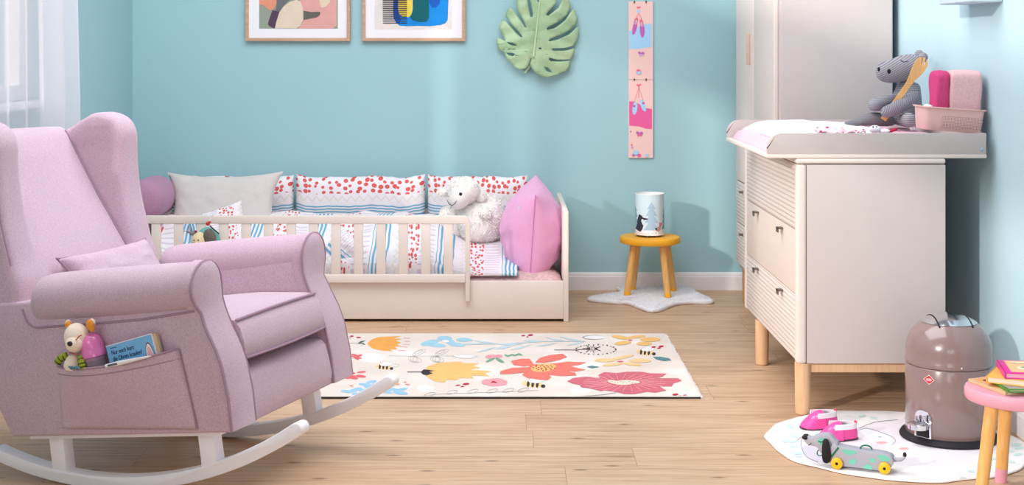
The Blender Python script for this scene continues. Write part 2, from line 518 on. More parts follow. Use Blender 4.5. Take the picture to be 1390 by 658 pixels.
art(r, 480, 0, 8.69, [
  (1, [(472,-500),(470,150),(475,215),(505,270),(545,305),(640,310),(760,306),(900,310),(1030,296),(1085,275),(1112,235),(1115,150),(1120,30),(1125,-500)]),
  (2, [(472,-500),(470,150),(475,215),(505,262),(540,285),(560,240),(540,180),(528,120),(524,-500)]),
  (2, [(900,-300),(895,40),(930,95),(975,90),(1020,40),(1040,-300)]),
  (3, [(528,-500),(528,110),(545,170),(585,200),(650,203),(690,170),(700,100),(700,-500)]),
  (4, [(705,-500),(703,120),(668,205),(700,240),(780,260),(860,255),(890,215),(893,-500)]),
] + stripes(), mt, 346, 252, 1160, T)

# height chart
a, b = PX(853, 2, YW), PX(886, 2, YW)
zc = PX(0, 108, YW).z; zb = PX(0, 214, YW).z
hc = thing('height_chart', 'pink hinged wall height chart printed with ballet shoes', 'height chart', ((a.x+b.x)/2, YW, zb))
def chart_panel(name, z0, z1, zx, zy, s, layers, mats):
    m = MB(); m.box((a.x, YW-.012, z0), (b.x, YW-.0005, z1), 0)
    def P(x, y, k):
        p = PX(zx+x/s, zy+y/s, YW); p.y = YW-.0123-k*.0002; return p
    for k, (mi, pts) in enumerate(layers): m.poly([P(x, y, k) for x, y in pts], mi)
    m.build(name, mats, hc, world=True, smooth=False, fix=False)
mt = [plain(n, c, .6, var=.02) for n, c in (('chart_blush',(245,206,200)),('chart_sky',(170,214,246)),('chart_violet',(196,104,186)),('chart_pink',(238,98,160)),('chart_coral',(240,110,130)),('chart_lilac',(206,176,226)))]
def ellp(cx, cy, rx, ry, rot=0, n=18):
    c, s_ = math.cos(rot), math.sin(rot)
    return [(cx+rx*math.cos(2*PI*i/n)*c-ry*math.sin(2*PI*i/n)*s_, cy+rx*math.cos(2*PI*i/n)*s_+ry*math.sin(2*PI*i/n)*c) for i in range(n)]
def strip(p, q, w):
    (x0,y0),(x1,y1) = p, q; L = math.hypot(x1-x0, y1-y0) or 1; nx, ny = -(y1-y0)/L*w/2, (x1-x0)/L*w/2
    return [(x0+nx,y0+ny),(x1+nx,y1+ny),(x1-nx,y1-ny),(x0-nx,y0-ny)]
def butterfly(x, y, s, c1, c2):
    return [(c1, ellp(x-s*.5,y-s*.3,s*.55,s*.4,.5)), (c1, ellp(x+s*.5,y-s*.2,s*.5,s*.45,-.6)), (c2, ellp(x-s*.3,y+s*.4,s*.35,s*.28,-.4)), (c2, ellp(x+s*.4,y+s*.35,s*.35,s*.25,.4))]
chart_panel('upper_panel', zc+.001, a.z, 840, 0, 5.72, [
  (1, [(76,240),(110,235),(160,200),(200,188),(255,184),(255,366),(200,372),(150,380),(76,382)]),
  (2, ellp(122,215,17,58,.22)), (2, ellp(180,235,19,58,-.05)), (4, ellp(132,165,15,28,.3)), (4, ellp(174,178,14,30,-.2)), (5, ellp(132,172,8,20,.3)), (5, ellp(176,190,7,22,-.2)),
  (4, strip((150,105),(130,150),4)), (4, strip((153,105),(176,150),4)), (1, ellp(152,88,13,12)), (4, ellp(146,60,10,7,.5)), (4, ellp(160,56,9,6,-.5)),
  *butterfly(172,418,24,2,5), (5, ellp(152,560,20,18)), (4, ellp(150,545,16,8)), (1, ellp(155,568,12,10))], mt)
chart_panel('lower_panel', zb, zc-.001, 840, 100, 5.483, [
  (3, [(76,205),(110,206),(150,225),(200,255),(245,262),(245,412),(200,408),(150,392),(110,388),(76,385)]),
  (1, ellp(118,255,18,50,.12)), (1, ellp(178,235,17,48,-.35)), (4, strip((146,105),(112,215),3)), (4, strip((148,105),(182,205),3)), (4, strip((147,100),(146,180),4)),
  (2, ellp(112,240,10,9)), (2, ellp(180,218,10,9)), (4, ellp(138,84,10,6,.4)), (4, ellp(156,82,10,6,-.4)), (4, ellp(147,95,5,8)),
  *butterfly(152,447,26,2,3), (2, ellp(87,428,5,5)), (4, ellp(93,527,6,6)), (5, ellp(96,545,9,8)),
  (3, ellp(150,606,14,12)), (2, ellp(106,604,10,9)), (1, ellp(125,585,20,18)), (1, ellp(205,606,14,12))], mt)
for u in (861, 877):
    for v in (2.5, 108):
        m = MB(); p = PX(u, v, YW-.012); m.lathe([(.001,-.006),(.004,-.005),(.004,.005),(.001,.006)], 10, (p.x, p.y-.002, p.z))
        m.build('screw', DARKM, hc, world=True)

# monstera leaf
def leaf():
    S = 5.72
    R = lambda pts: [(660+x/S, y/S) for x, y in pts]
    outer = R([(347,450),(330,500),(308,530),(258,540),(205,508),(150,442),(141,405),(95,385),(80,340),(78,290),(105,300),(150,318),(135,285),(100,215),(118,156),(150,165),(185,205),(230,255),(272,292),(281,284),(255,250),(200,190),(148,118),(160,85),(182,50),(210,80),(262,155),(303,215),(312,210),(285,150),(240,70),(236,10),(240,-60),(268,-120),(292,-150),(312,-60),(325,50),(342,130),(358,133),(362,110),(348,40),(330,-70),(330,-170),(380,-205),(390,-100),(395,10),(410,20),(415,-80),(420,-205),(480,-190),(540,-150),(520,-60),(545,20),(500,70),(465,108),(465,120),(485,120),(560,60),(590,0),(600,-50),(615,-40),(645,10),(658,50),(630,110),(560,170),(490,205),(466,222),(475,233),(530,220),(610,160),(655,95),(672,70),(690,85),(706,150),(705,178),(660,225),(590,265),(500,298),(482,312),(490,322),(560,306),(640,270),(700,215),(716,205),(719,265),(700,330),(688,352),(620,372),(520,374),(506,383),(520,395),(600,395),(650,385),(688,372),(684,412),(662,460),(560,465),(490,448),(484,460),(500,475),(570,478),(652,472),(652,510),(628,545),(575,572),(480,600),(420,590),(375,560),(345,520),(340,490),(352,452)])
    holes = [R([(157,325),(200,330),(242,352),(215,356),(178,345)]), R([(152,408),(200,410),(228,420),(205,436),(175,430)]), R([(400,372),(418,368),(432,378),(415,383)]), R([(450,517),(475,522),(515,562),(485,560),(462,545)])]
    def W3(p):
        q = PX(p[0], p[1], YW-.03); return q
    loops = [[W3(p) for p in outer]]+[[W3(p) for p in h] for h in holes]
    allp = [p for l in loops for p in l]
    tris = tessellate_polygon(loops)
    bm = bmesh.new(); bv = [bm.verts.new(p) for p in allp]
    for t in tris:
        try: bm.faces.new([bv[i] for i in t])
        except ValueError: pass
    for _ in range(4):
        es = [e for e in bm.edges if e.calc_length() > .022]
        bmesh.ops.subdivide_edges(bm, edges=es, cuts=1)
        bmesh.ops.triangulate(bm, faces=bm.faces)
    A, B = PX(660+365/S, 440/S, YW), PX(660+440/S, -190/S, YW)
    ax = (B-A); L = ax.length; ax.normalize()
    for v in bm.verts:
        d = v.co-A; d.y = 0
        t = d.dot(ax); s_ = d.dot(Vector((ax.z, 0, -ax.x)))
        r = abs(s_)
        lobe = math.sin((t*1.0+r*.35)*2*PI/.085)*.004*min(1, r/.08)
        v.co.y = YW - .058 + .9*r*r*.9 + .006*math.exp(-(r/.012)**2) - lobe + .012*max(0, t-.35)
    g = NG('monstera_leaf_green'); o_ = g.obj()
    n = g.noise(o_, 9, 3)
    g.col(g.ramp(n, [(.3, lin((146,180,140))), (.7, lin((178,202,160)))])); g.set(Roughness=.42)
    g.bump(g.noise(o_, 40, 2), .15, .003)
    pale = plain('leaf_midrib', (196,216,172), .45)
    r = thing('monstera_leaf', 'large pale green split monstera leaf hung on the back wall', 'leaf', tuple(A))
    mm = MB(); mm.v = [v.co.copy() for v in bm.verts]; bm.verts.index_update()
    bm.verts.ensure_lookup_table(); mm.f = [[v.index for v in f.verts] for f in bm.faces]; mm.mi = [0]*len(mm.f); bm.free()
    mm.build('blade', g.m, r, world=True, fix=True, ang=60, solid=.0022)
    mb = MB(); mb.tube([A+ax*(L*k/8)+Vector((0,-.057+.012*max(0,L*k/8-.35),0)) for k in range(9)], [.006-.0006*k for k in range(9)], 8)
    mb.build('midrib', pale, r, world=True)
    p0 = A+Vector((0,-.045,0)); q = PX(660+300/S, 565/S, YW-.03)
    mb = MB(); mb.tube(smoothpoly([p0, (p0+q)/2+Vector((.006,.0,.0)), q], 5, False), .0055, 8)
    mb.build('stem', pale, r, world=True)
leaf()

# small wall box at the top right
p, q = PX(1303, 25, 5.0), 0
m = MB(); m.box((1.56, 4.77, 1.392), (XR-.001, 5.12, 1.55))
tag(m.build('wall_box', plain('wall_box_paint', (196,212,222), .6), bevel=.006), 'pale blue box on the right wall cut by the photo top edge', 'box')

# ================================================================ WARDROBE
wx0, wx1, wy0, wy1 = 1.143, 1.636, 5.993, 7.01
wd = thing('wardrobe', 'tall pale wardrobe against the right wall behind the dresser', 'wardrobe', ((wx0+wx1)/2, (wy0+wy1)/2, 0))
m = MB(); m.box((wx0+.02, wy0, .168), (wx1, wy1, 2.0)); m.build('cabinet', PINKISH, wd, world=True, bevel=.008)
m = MB(); m.box((wx0, wy0+.028, .60), (wx0+.02, (wy0+wy1)/2-.002, 1.98)); d1 = m.build('door', CREAM, wd, world=True, bevel=.004)
m = MB(); m.box((wx0, (wy0+wy1)/2+.002, .60), (wx0+.02, wy1-.028, 1.98)); d2 = m.build('door', CREAM, wd, world=True, bevel=.004)
p = PX(1018, 85, 1950*(wx0)/(1018-680))
for d, yy in ((d2, 6.594),):
    m = MB(); m.box((wx0-.016, yy-.007, 1.16), (wx0, yy+.007, 1.30)); m.build('handle', plain('rose_beige_handle', (208,180,160), .5), d, world=True, bevel=.003)
def ribbed(name):
    g = NG(name); o_ = g.obj(); z = g.sep(o_)[2]
    w = g.math('SINE', g.math('MULTIPLY', z, PI/.0165))
    h = g.math('POWER', g.math('ABSOLUTE', w), .5)
    g.col(g.mix(h, lin((200,186,179)), lin((232,220,212)))); g.set(Roughness=.5)
    g.bump(h, .6, .004); return g.m
RIB = ribbed('ribbed_lacquer')
for z0, z1 in ((.20, .395), (.40, .595)):
    m = MB(); m.box((wx0, wy0+.028, z0), (wx0+.02, wy1-.028, z1)); d = m.build('drawer', RIB, wd, world=True, bevel=.003)
    for yy in (6.25, 6.79):
        m = MB(); m.box((wx0-.018, yy-.012, z1-.045), (wx0, yy+.012, z1-.035)); m.build('handle', DARKM, d, world=True, bevel=.002, seg=2)
for x, y in ((wx0+.05, wy0+.06), (wx0+.05, wy1-.06), (wx1-.05, wy0+.06), (wx1-.05, wy1-.06)):
    m = MB(); m.lathe([(.02,0),(.024,.02),(.026,.168)], 20, (x, y, 0)); m.build('leg', OAK, wd, world=True)

# ================================================================ DRESSER
dx0, dx1, dy0, dy1 = .994, 1.497, 4.834, 5.873
dr = thing('dresser', 'pale changing dresser with three drawers on wooden legs', 'dresser', ((dx0+dx1)/2, (dy0+dy1)/2, 0))
m = MB(); m.box((dx0+.012, dy0+.012, .176), (dx1, dy1, .848)); m.build('cabinet', PINKISH, dr, world=True, bevel=.004)
for yy in (dy0, dy1-.035):
    m = MB(); m.box((dx0, yy, .176), (dx0+.035, yy+.035, .848))
    m.build('corner_post', CREAM, dr, world=True, bevel=.011, seg=4)
m = MB(); m.box((dx0+.036, dy0-.0005, .178), (dx1-.001, dy0+.02, .846)); m.build('side_panel', PINKISH, dr, world=True, bevel=.002, seg=2)
m = MB(); m.box((dx0, dy0, .85), (dx1, dy1, .867)); m.build('top', CREAM, dr, world=True, bevel=.006)
PLAIND = plain('beige_drawer_front', (226,211,200), .5, var=.02)
zs = [(.182,.401),(.405,.6205),(.6245,.846)]
for i, (z0, z1) in enumerate(zs):
    m = MB(); m.box((dx0+.004, dy0+.037, z0), (dx0+.024, dy1-.037, z1))
    d = m.build('drawer', PLAIND if i == 1 else RIB, dr, world=True, bevel=.003)
    for yy in ((5.095, 5.575) if i < 2 else ()):
        m = MB(); m.box((dx0-.016, yy-.017, z1-.022), (dx0+.004, yy+.017, z1-.016)); m.box((dx0-.016, yy-.017, z1-.034), (dx0-.012, yy+.017, z1-.016))
        m.build('handle', DARKM, d, world=True, bevel=.0015, seg=2)
for x, y in ((dx0+.028, dy0+.032), (dx0+.028, dy1-.25), (dx1-.04, dy0+.032), (dx1-.04, dy1-.25)):
    m = MB(); m.lathe([(.020,0),(.0245,.004),(.026,.06),(.027,.176)], 24, (x, y, 0)); m.build('leg', BEECH, dr, world=True)
for yy in (dy0+.022, dy1-.26):
    m = MB(); m.box((dx0+.05, yy, .143), (dx1-.06, yy+.02, .176)); m.build('leg_rail', BEECH, dr, world=True, bevel=.002, seg=2)

# changing board on top
cx0, cx1, cy0, cy1 = .895, 1.636, 4.836, 5.72
cb = thing('changing_board', 'pale changing top with rounded side rails on the dresser', 'changing board', ((cx0+cx1)/2, (cy0+cy1)/2, .868))
m = MB(); m.box((cx0, cy0, .868), (cx1, cy1, .882)); m.build('base', CREAM, cb, world=True, bevel=.003, seg=2)
def railpoly():
    P = [(cx0+.002, .882), (cx0+.002, .905)]
    for k in range(9):
        an = PI - k/8*PI/2; P.append((cx0+.052+.05*math.cos(an), .902+.05*math.sin(an)))
    P += [(cx1-.002, .952), (cx1-.002, .882)]
    return P
for yy in (cy0+.001, cy1-.017):
    m = MB(); m.prism(railpoly(), yy, yy+.016); m.build('side_rail', PINKISH, cb, world=True, bevel=.002, seg=2)
m = MB(); m.box((cx1-.016, cy0+.018, .882), (cx1, cy1-.018, .952)); m.build('back_rail', PINKISH, cb, world=True, bevel=.002, seg=2)
m = MB(); p = PX(1333, 203, cy0)
for q in ((0,0),): m.ell((p.x, p.y-.0005, p.z), (.006,.003,.006), 14, 8)
m.build('screw_cap', plain('blue_screw_cap', (150,190,214), .4), cb, world=True)

# changing mat (pink), rounded quilted pad
PINKMAT = plain('pink_mat_cloth', (236,186,200), .9, var=.05, bump=.25, bscale=60)
m = MB()
def padfn(top):
    def fn(u, v):
        a, b = 2*u-1, 2*v-1
        x = cx0+.02 + u*(cx1-.022-cx0-.02); y = cy0+.02+v*(cy1-.02-cy0-.02)
        e = max(0, (1-a**6)*(1-b**6))**.35
        z = .8835 + (.056*e*(1-.10*(1-abs(a))**1) if top else 0)
        # hollow in the middle, raised sides
        if top: z += -.006*(1-b*b)*(1-a*a) + .003*fnoise((u*4, v*4, 2), 1)*e
        return Vector((x, y, z))
    return fn
m.grid(padfn(True), 40, 40); m.grid(padfn(False), 40, 40, flip=True)
tag(m.build('changing_mat', PINKMAT, ang=80, merge=True), 'pink padded changing mat lying inside the changing top', 'changing mat')

# white blanket draped over the mat
def draped(name, mat, label, cat, corners, zf, nu=40, nv=30, thick=.008, uvs=(1,1), group=None, amp=.006, seed=0, edge=None):
    A, B, C_, D = [Vector(c) for c in corners]
    m = MB()
    def fn(u, v):
        p = (A*(1-u)+B*u)*(1-v)+(D*(1-u)+C_*u)*v
        p = Vector((p.x, p.y, 0))
        p.x += .012*fnoise((u*3+seed, v*3, 4)); p.y += .012*fnoise((u*3+seed, v*3, 9))
        p.z = zf(p.x, p.y, u, v) + amp*(fnoise((u*5+seed, v*4, 1))+.5*fnoise((u*11+seed, v*9, 3)))
        return p
    m.grid(fn, nu, nv, uvf=lambda u, v: (u*uvs[0], v*uvs[1]))
    o_ = m.build(name, mat, ang=80, fix=False, solid=thick)
    return tag(o_, label, cat, group)
def matz(x, y, u, v):
    a = max(-1, min(1, (x-cx0-.02)/(cx1-.022-cx0-.02)*2-1)); b = max(-1, min(1, (y-cy0-.02)/(cy1-cy0-.04)*2-1))
    e = max(.02, (1-a**6)*(1-b**6))**.35
    return .8835+.056*e*(1-.10*(1-abs(a)))-.006*(1-b*b)*(1-a*a)
WCLOTH = plain('white_towelling', (246,244,250), .95, var=.02, bump=.4, bscale=240)
draped('baby_blanket', WCLOTH, 'white folded baby blanket spread over the pink changing mat', 'blanket',
       [(.945,4.90,0),(1.30,4.89,0),(1.36,5.60,0),(.945,5.60,0)],
       lambda x, y, u, v: matz(max(x,.93), y, u, v)+.016+.016*math.sin(PI*min(1, v*1.02))*math.sin(PI*min(1,.1+u))-.018*max(0, .18-u)/.18, seed=3, thick=.012)
# pink patterned clothing lump on blanket near side
g = NG('pink_printed_cotton'); o_ = g.obj()
vo = g.node('ShaderNodeTexVoronoi'); g.put(vo.inputs['Vector'], o_); vo.inputs['Scale'].default_value = 55
sp = g.math('LESS_THAN', vo.outputs['Distance'], .28)
g.col(g.mix(sp, lin((244,206,214)), lin((196,56,104)))); g.set(Roughness=.9)
PCOT = g.m
draped('baby_romper', PCOT, 'small pink patterned baby garment crumpled on the white blanket', 'baby clothes',
       [(1.075,4.874,0),(1.235,4.868,0),(1.235,4.94,0),(1.075,4.94,0)], lambda x, y, u, v: .952+.018*math.sin(PI*v)*(.6+.4*math.sin(u*7)), amp=.012, seed=8, nu=30, nv=16, thick=.004)
def small_doll():
    c = Vector((1.275, 4.90, .958))
    r = thing('comforter_doll', 'tiny white comforter doll with dark eyes beside the pink garment', 'soft toy', tuple(c))
    m = MB(); m.ell((0,0,.004), (.02,.018,.014), 16, 10); m.build('head', WCLOTH, r)
    for s_ in (-1, 1):
        m = MB(); m.ell((.006*s_-.003,-.013,.013), (.0028,.0028,.0028), 8, 6); m.build('eye', BLACK, r)
    m = MB(); m.ell((.034,.004,-.004), (.022,.016,.010), 14, 8); m.build('body', WCLOTH, r)
    m = MB(); m.tube([(.05,-.008,-.004),(.062,-.010,.002),(.072,-.010,.006)], [.004,.005,.006], 8); m.build('ribbon', plain('crimson_ribbon',(196,30,72),.7), r)
small_doll()

# ================================================================ TRASH BIN
TAUPE = plain('taupe_enamel', (138,115,112), .22, var=.02, spec=.5, coat=.5)
bc = Vector((1.420, 4.556, 0))
tb = thing('pedal_bin', 'taupe domed metal pedal bin on the round rug', 'bin', (bc.x, bc.y, .007))
m = MB(); m.lathe([(.130,.007),(.150,.008),(.152,.014),(.146,.024),(.136,.028)], 56, bc); m.build('base_ring', plain('black_rubber',(34,32,36),.6), tb, world=True)
m = MB(); m.lathe([(.130,.022),(.1335,.026),(.1335,.238),(.1315,.242),(.128,.243)], 64, bc); body = m.build('body', TAUPE, tb, world=True, ang=50)
prof = [(.128,.243),(.1335,.245),(.1350,.250),(.1350,.256),(.1335,.260),(.1335,.285)]
for k in range(1, 13):
    a_ = k/12*PI/2; prof.append((max(.002, .1335*math.cos(a_)), .285+.114*math.sin(a_)))
m = MB(); m.lathe(prof, 64, bc); dome = m.build('lid', TAUPE, tb, world=True, ang=50)
# chrome push flap: cap of the dome
m = MB(); rings = []
for j in range(7):
    a_ = math.radians(50+40*j/6)
    rings.append([(bc.x+.1352*max(.002, math.cos(a_))*math.cos(t_*2*PI/40), bc.y+.1352*max(.002, math.cos(a_))*math.sin(t_*2*PI/40), .2855+.1155*math.sin(a_)) for t_ in range(40)])
m.loft(rings); m.build('push_flap', CHROME, dome, world=True, ang=50)
for s_ in (-1, 1):
    m = MB(); pts = []
    for k in range(15):
        al = math.radians(-52+104*k/14)
        x_ = s_*.052; y_ = .1352*math.sin(al)*.72
        zz = .2855+.1148*math.sqrt(max(0, 1-(x_/.1352)**2-(y_/.1352)**2))
        pts.append((bc.x+x_, bc.y+y_, zz))
    m.tube(pts, .0026, 8)
    m.build('flap_seal', BLACK, dome, world=True)
m = MB(); m.ell((bc.x-.002, bc.y-.1355, .2535), (.0035,.003,.0035), 10, 8); m.build('rivet', CHROME, tb, world=True)
# logo: red diamond with white oval
la = math.radians(-90-43)
ld = Vector((math.cos(la), math.sin(la), 0)); lt = Vector((-ld.y, ld.x, 0))
lp = bc + ld*.1345 + Vector((0,0,.211))
m = MB(); RED = plain('logo_red', (206,36,52), .4); 
up = Vector((0,0,1))
def dia(w, h, off, mi): m.add([lp+lt*w+ld*off, lp+up*h+ld*off, lp-lt*w+ld*off, lp-up*h+ld*off], [(0,1,2,3)], mi)
dia(.0185,.0155,0,1); dia(.0165,.0135,.0005,0)
m.add([lp+ld*.001+lt*(.0095*math.cos(k*PI/8))+up*(.0042*math.sin(k*PI/8)) for k in range(16)], [tuple(range(16))], 1)
m.add([lp+ld*.0014+lt*(.0080*math.cos(k*PI/8))+up*(.0030*math.sin(k*PI/8)) for k in range(16)], [tuple(range(16))], 0)
for k in range(5):
    x_ = (-2+k)*.0026
    m.add([lp+ld*.0018+lt*(x_-.0008)-up*.0016, lp+ld*.0018+lt*(x_+.0008)-up*.0016, lp+ld*.0018+lt*(x_+.0008)+up*.0016, lp+ld*.0018+lt*(x_-.0008)+up*.0016], [(0,1,2,3)], 1)
m.build('badge', [RED, WHITE], tb, world=True, smooth=False, fix=False)
# pedal
pa = math.radians(-90-52); pd = Vector((math.cos(pa), math.sin(pa), 0)); pt = Vector((-pd.y, pd.x, 0))
m = MB()   # arched bracket plate hugging the body
arch = [(-.030,.028),(.030,.028)]+[(.030*math.cos(k*PI/10), .085+.028*math.sin(k*PI/10)) for k in range(11)]
def onb(x, z, r): 
    a_ = pa + x/.1345; return Vector((bc.x+math.cos(a_)*r, bc.y+math.sin(a_)*r, z))
m.loft([[onb(x, z, .1345) for x, z in arch], [onb(x, z, .1385) for x, z in arch]]); m.build('pedal_bracket', CHROME, tb, world=True)
m = MB(); arch2 = [(x*.72, .030+(z-.028)*.55) for x, z in arch]
m.loft([[onb(x, z, .1385) for x, z in arch2], [onb(x, z, .1392) for x, z in arch2]]); m.build('pedal_slot', BLACK, tb, world=True)
m = MB(); pc = bc+pd*.160
m.lathe([(.022,.058),(.031,.060),(.031,.074),(.026,.077),(.004,.077)], 28, (pc.x, pc.y, 0))
m.tube([bc+pd*.132+Vector((0,0,.066)), bc+pd*.150+Vector((0,0,.067))], .012, 10)
m.tube([bc+pd*.146+pt*.014+Vector((0,0,.075)), bc+pd*.146+pt*.014+Vector((0,0,.098))], .005, 8); m.tube([bc+pd*.146-pt*.014+Vector((0,0,.075)), bc+pd*.146-pt*.014+Vector((0,0,.092))], .005, 8)
m.build('pedal', CHROME, tb, world=True)

# ================================================================ STOOLS
def stool(name, label, c, z0, h, R, feet, seatmat, legmat, tipmat, tip, rleg=(.0165,.0145), th=.032):
    r = thing(name, label, 'stool', (c[0], c[1], z0))
    m = MB(); m.lathe([(R-.012,h-th),(R-.003,h-th+.003),(R,h-th+.010),(R,h-.010),(R-.003,h-.003),(R-.008,h)], 64, (0,0,0)); m.build('seat', seatmat, r, ang=24)
    for fx, fy in feet:
        top = Vector((fx*.70, fy*.70, h-th+.002)); bot = Vector((fx, fy, 0))
        m = MB(); mid = bot+(top-bot)*tip
        m.tube([mid, top], [rleg[1]+(rleg[0]-rleg[1])*tip, rleg[0]], 18); leg = m.build('leg', legmat, r, ang=50)
        m = MB(); d = (top-bot).normalized()
        m.tube([bot, mid], [rleg[1], rleg[1]+(rleg[0]-rleg[1])*tip+.0002], 18); m.build('leg_tip', tipmat, leg, ang=50)
    return r
YELLOW = plain('yellow_paint', (250,178,46), .45, var=.04, vscale=20)
LEGW = woodmat('warm_beech', (240,190,120), (222,164,92), 2, scale=8)
sx, sy = .738, 7.115
stool('kids_stool', 'small round yellow stool with wooden legs by the back wall', (sx, sy), .022, .283, .150,
      [(-.118,-.055),(.076,-.118),(-.076,.110),(.125,.066)], YELLOW, LEGW, YELLOW, .07, rleg=(.0175,.0165), th=.034)
ROSE = plain('rose_paint', (226,160,178), .45, var=.03)
px_, py_ = 1.440, 3.985
stool('kids_stool', 'small round pink stool with pink dipped wooden legs at right edge', (px_, py_), 0, .300, .148,
      [(-.132,-.062),(.045,-.135),(-.010,.125),(.135,.060)], ROSE, LEGW, ROSE, .16, rleg=(.0185,.0165), th=.036)

# books on the pink stool
def book(label, c, w, l, t, rot, covermat, pagemat, art=None, edge=None):
    """w along local x (spine left), l along y"""
    mx_ = Matrix.Translation(c) @ Matrix.Rotation(rot, 4, 'Z')
    r = thing('picture_book', label, 'book', mx=mx_, group='picture books on the pink stool')
    m = MB(); e = .0028
    m.box((-w/2,-l/2,0),(w/2,l/2,e)); m.box((-w/2,-l/2,t-e),(w/2,l/2,t)); m.box((-w/2-.001,-l/2,0),(-w/2+e,l/2,t))
    m.build('cover', covermat, r, bevel=.0008, seg=2)
    m = MB(); m.box((-w/2+e,-l/2+.004,e),(w/2-.004,l/2-.004,t-e)); m.build('pages', pagemat, r, smooth=False)
    if art:
        m = MB()
        for k, (mi, pts) in enumerate(art[1]): m.poly([(x*w/2, y*l/2, t+.0002*(k+1)) for x, y in pts], mi)
        m.build('cover_art', art[0], r, smooth=False, fix=False)
    return r
PAPER = plain('book_paper', (238,226,204), .9, var=.05, vscale=80)
cm = lambda n, c: plain(n, c, .35, var=.04, vscale=25, spec=.4)
zt = .3005
book('thin book with tan and black cover, lowest on the pink stool', (1.432, 3.995, zt), .19, .165, .010, .30, cm('book_tan',(222,182,140)), PAPER,
     ([cm('bk_dark',(60,42,34)), cm('bk_orange',(232,164,88))], [(1,[(-.9,-.9),(.9,-.9),(.9,.9),(-.9,.9)]),(0,ellp(-.55,.55,.22,.15)),(0,ellp(.1,.2,.3,.2))]))
book('thin green edged book with grey cover under the orange book', (1.458, 3.955, zt+.0102), .185, .145, .009, .05, cm('book_green',(78,140,50)), PAPER,
     ([cm('bk_grey',(150,146,140)), cm('bk_black',(30,26,26))], [(0,[(-.95,-.95),(.97,-.95),(.97,.97),(-.95,.97)]),(1,ellp(-.2,-.4,.4,.22)),(1,ellp(.5,-.5,.25,.25))]))
book('thick orange covered book with cream page edges, second from the top', (1.448, 3.985, zt+.0194), .165, .165, .018, -.52, cm('book_orange',(242,176,84)), PAPER)
book('magenta bordered picture book lying on top of the stack', (1.483, 3.985, zt+.0376), .185, .165, .017, -.20, cm('book_magenta',(222,44,146)), plain('pink_pages',(236,176,196),.9),
     ([cm('bk_peach',(232,182,120)), cm('bk_olive',(150,150,90)), cm('bk_cream',(240,224,190)), cm('bk_red',(200,80,70))], [(0,[(-.80,-.86),(.97,-.86),(.97,.9),(-.80,.9)]),(2,ellp(-.25,-.2,.32,.30)),(1,ellp(-.2,-.1,.25,.16)),(3,ellp(.35,-.4,.2,.12)),(1,ellp(.2,.5,.3,.1)),(2,ellp(-.4,.6,.25,.12))]))
# ================================================================ FLORAL RUG
rx0, rx1, ry0, ry1 = -.95, .705, 5.078, 6.19
def rugmat():
    g = NG('cream_printed_rug'); o_ = g.obj()
    n = g.noise(o_, 3.5, 3)
    c = g.ramp(n, [(.35, lin((224,210,200))), (.6, lin((234,222,214))), (.72, lin((244,239,238)))])
    g.col(c); g.set(Roughness=.95); g.put(g.b.inputs['Specular IOR Level'], .1)
    g.bump(g.noise(o_, 420, 2), .25, .002); return g.m
def ink(name, rgb, var=.08): return plain('rug_'+name, rgb, .95, var=var, vscale=22, bump=.2, bscale=400, spec=.1)
RC = dict(orange=(240,168,88), yellow=(240,192,122), coral=(236,126,114), red=(224,110,114), rose=(210,112,126), pink=(236,160,168), blue=(158,198,228), aqua=(164,206,222), leaf=(196,214,220), teal=(96,142,146), green=(120,170,140), ink_=(62,60,64), grey=(176,172,172), white=(241,236,236), crimson=(188,52,76), peach=(248,206,150), cream=(248,226,206), dgreen=(84,104,96))
rk = list(RC); rmats = [rugmat()] + [ink(k, RC[k]) for k in rk]
ri = {k: i+1 for i, k in enumerate(rk)}
rug = MB(); RZ = .008
rug.box((rx0, ry0, 0.0008), (rx1, ry1, RZ), 0)
layer = [0]
def rp(k, pts, zoom):
    """printed motif on the rug: traced outline brought down onto the rug's plane"""
    zx, zy, s = zoom; layer[0] += 1
    z = RZ + .00012 + .0000018*layer[0]
    P = []
    for x, y in pts:
        q = FL(zx+x/s, zy+y/s, RZ)
        P.append((max(rx0+.004, min(rx1-.004, q.x)), max(ry0+.004, min(ry1-.004, q.y)), z))
    rug.poly(P, ri[k])
A_ = (400, 440, 4.964); B_ = (670, 440, 4.793)
def petals(k, c, pts, zoom): 
    for (dx, dy, rx, ry, rot) in pts: rp(k, ellp(c[0]+dx, c[1]+dy, rx, ry, rot), zoom)
def line(k, pts, w, zoom):
    for p, q in zip(pts, pts[1:]):
        if abs(p[0]-q[0])+abs(p[1]-q[1]) > 0: rp(k, strip(p, q, w), zoom)
# white soft blobs
rp('white', ellp(520,225,90,32,0), A_); rp('white', ellp(880,430,60,20), A_); rp('white', ellp(650,350,40,15), A_)
rp('white', ellp(420,215,70,30), B_); rp('white', ellp(560,430,70,24), B_)
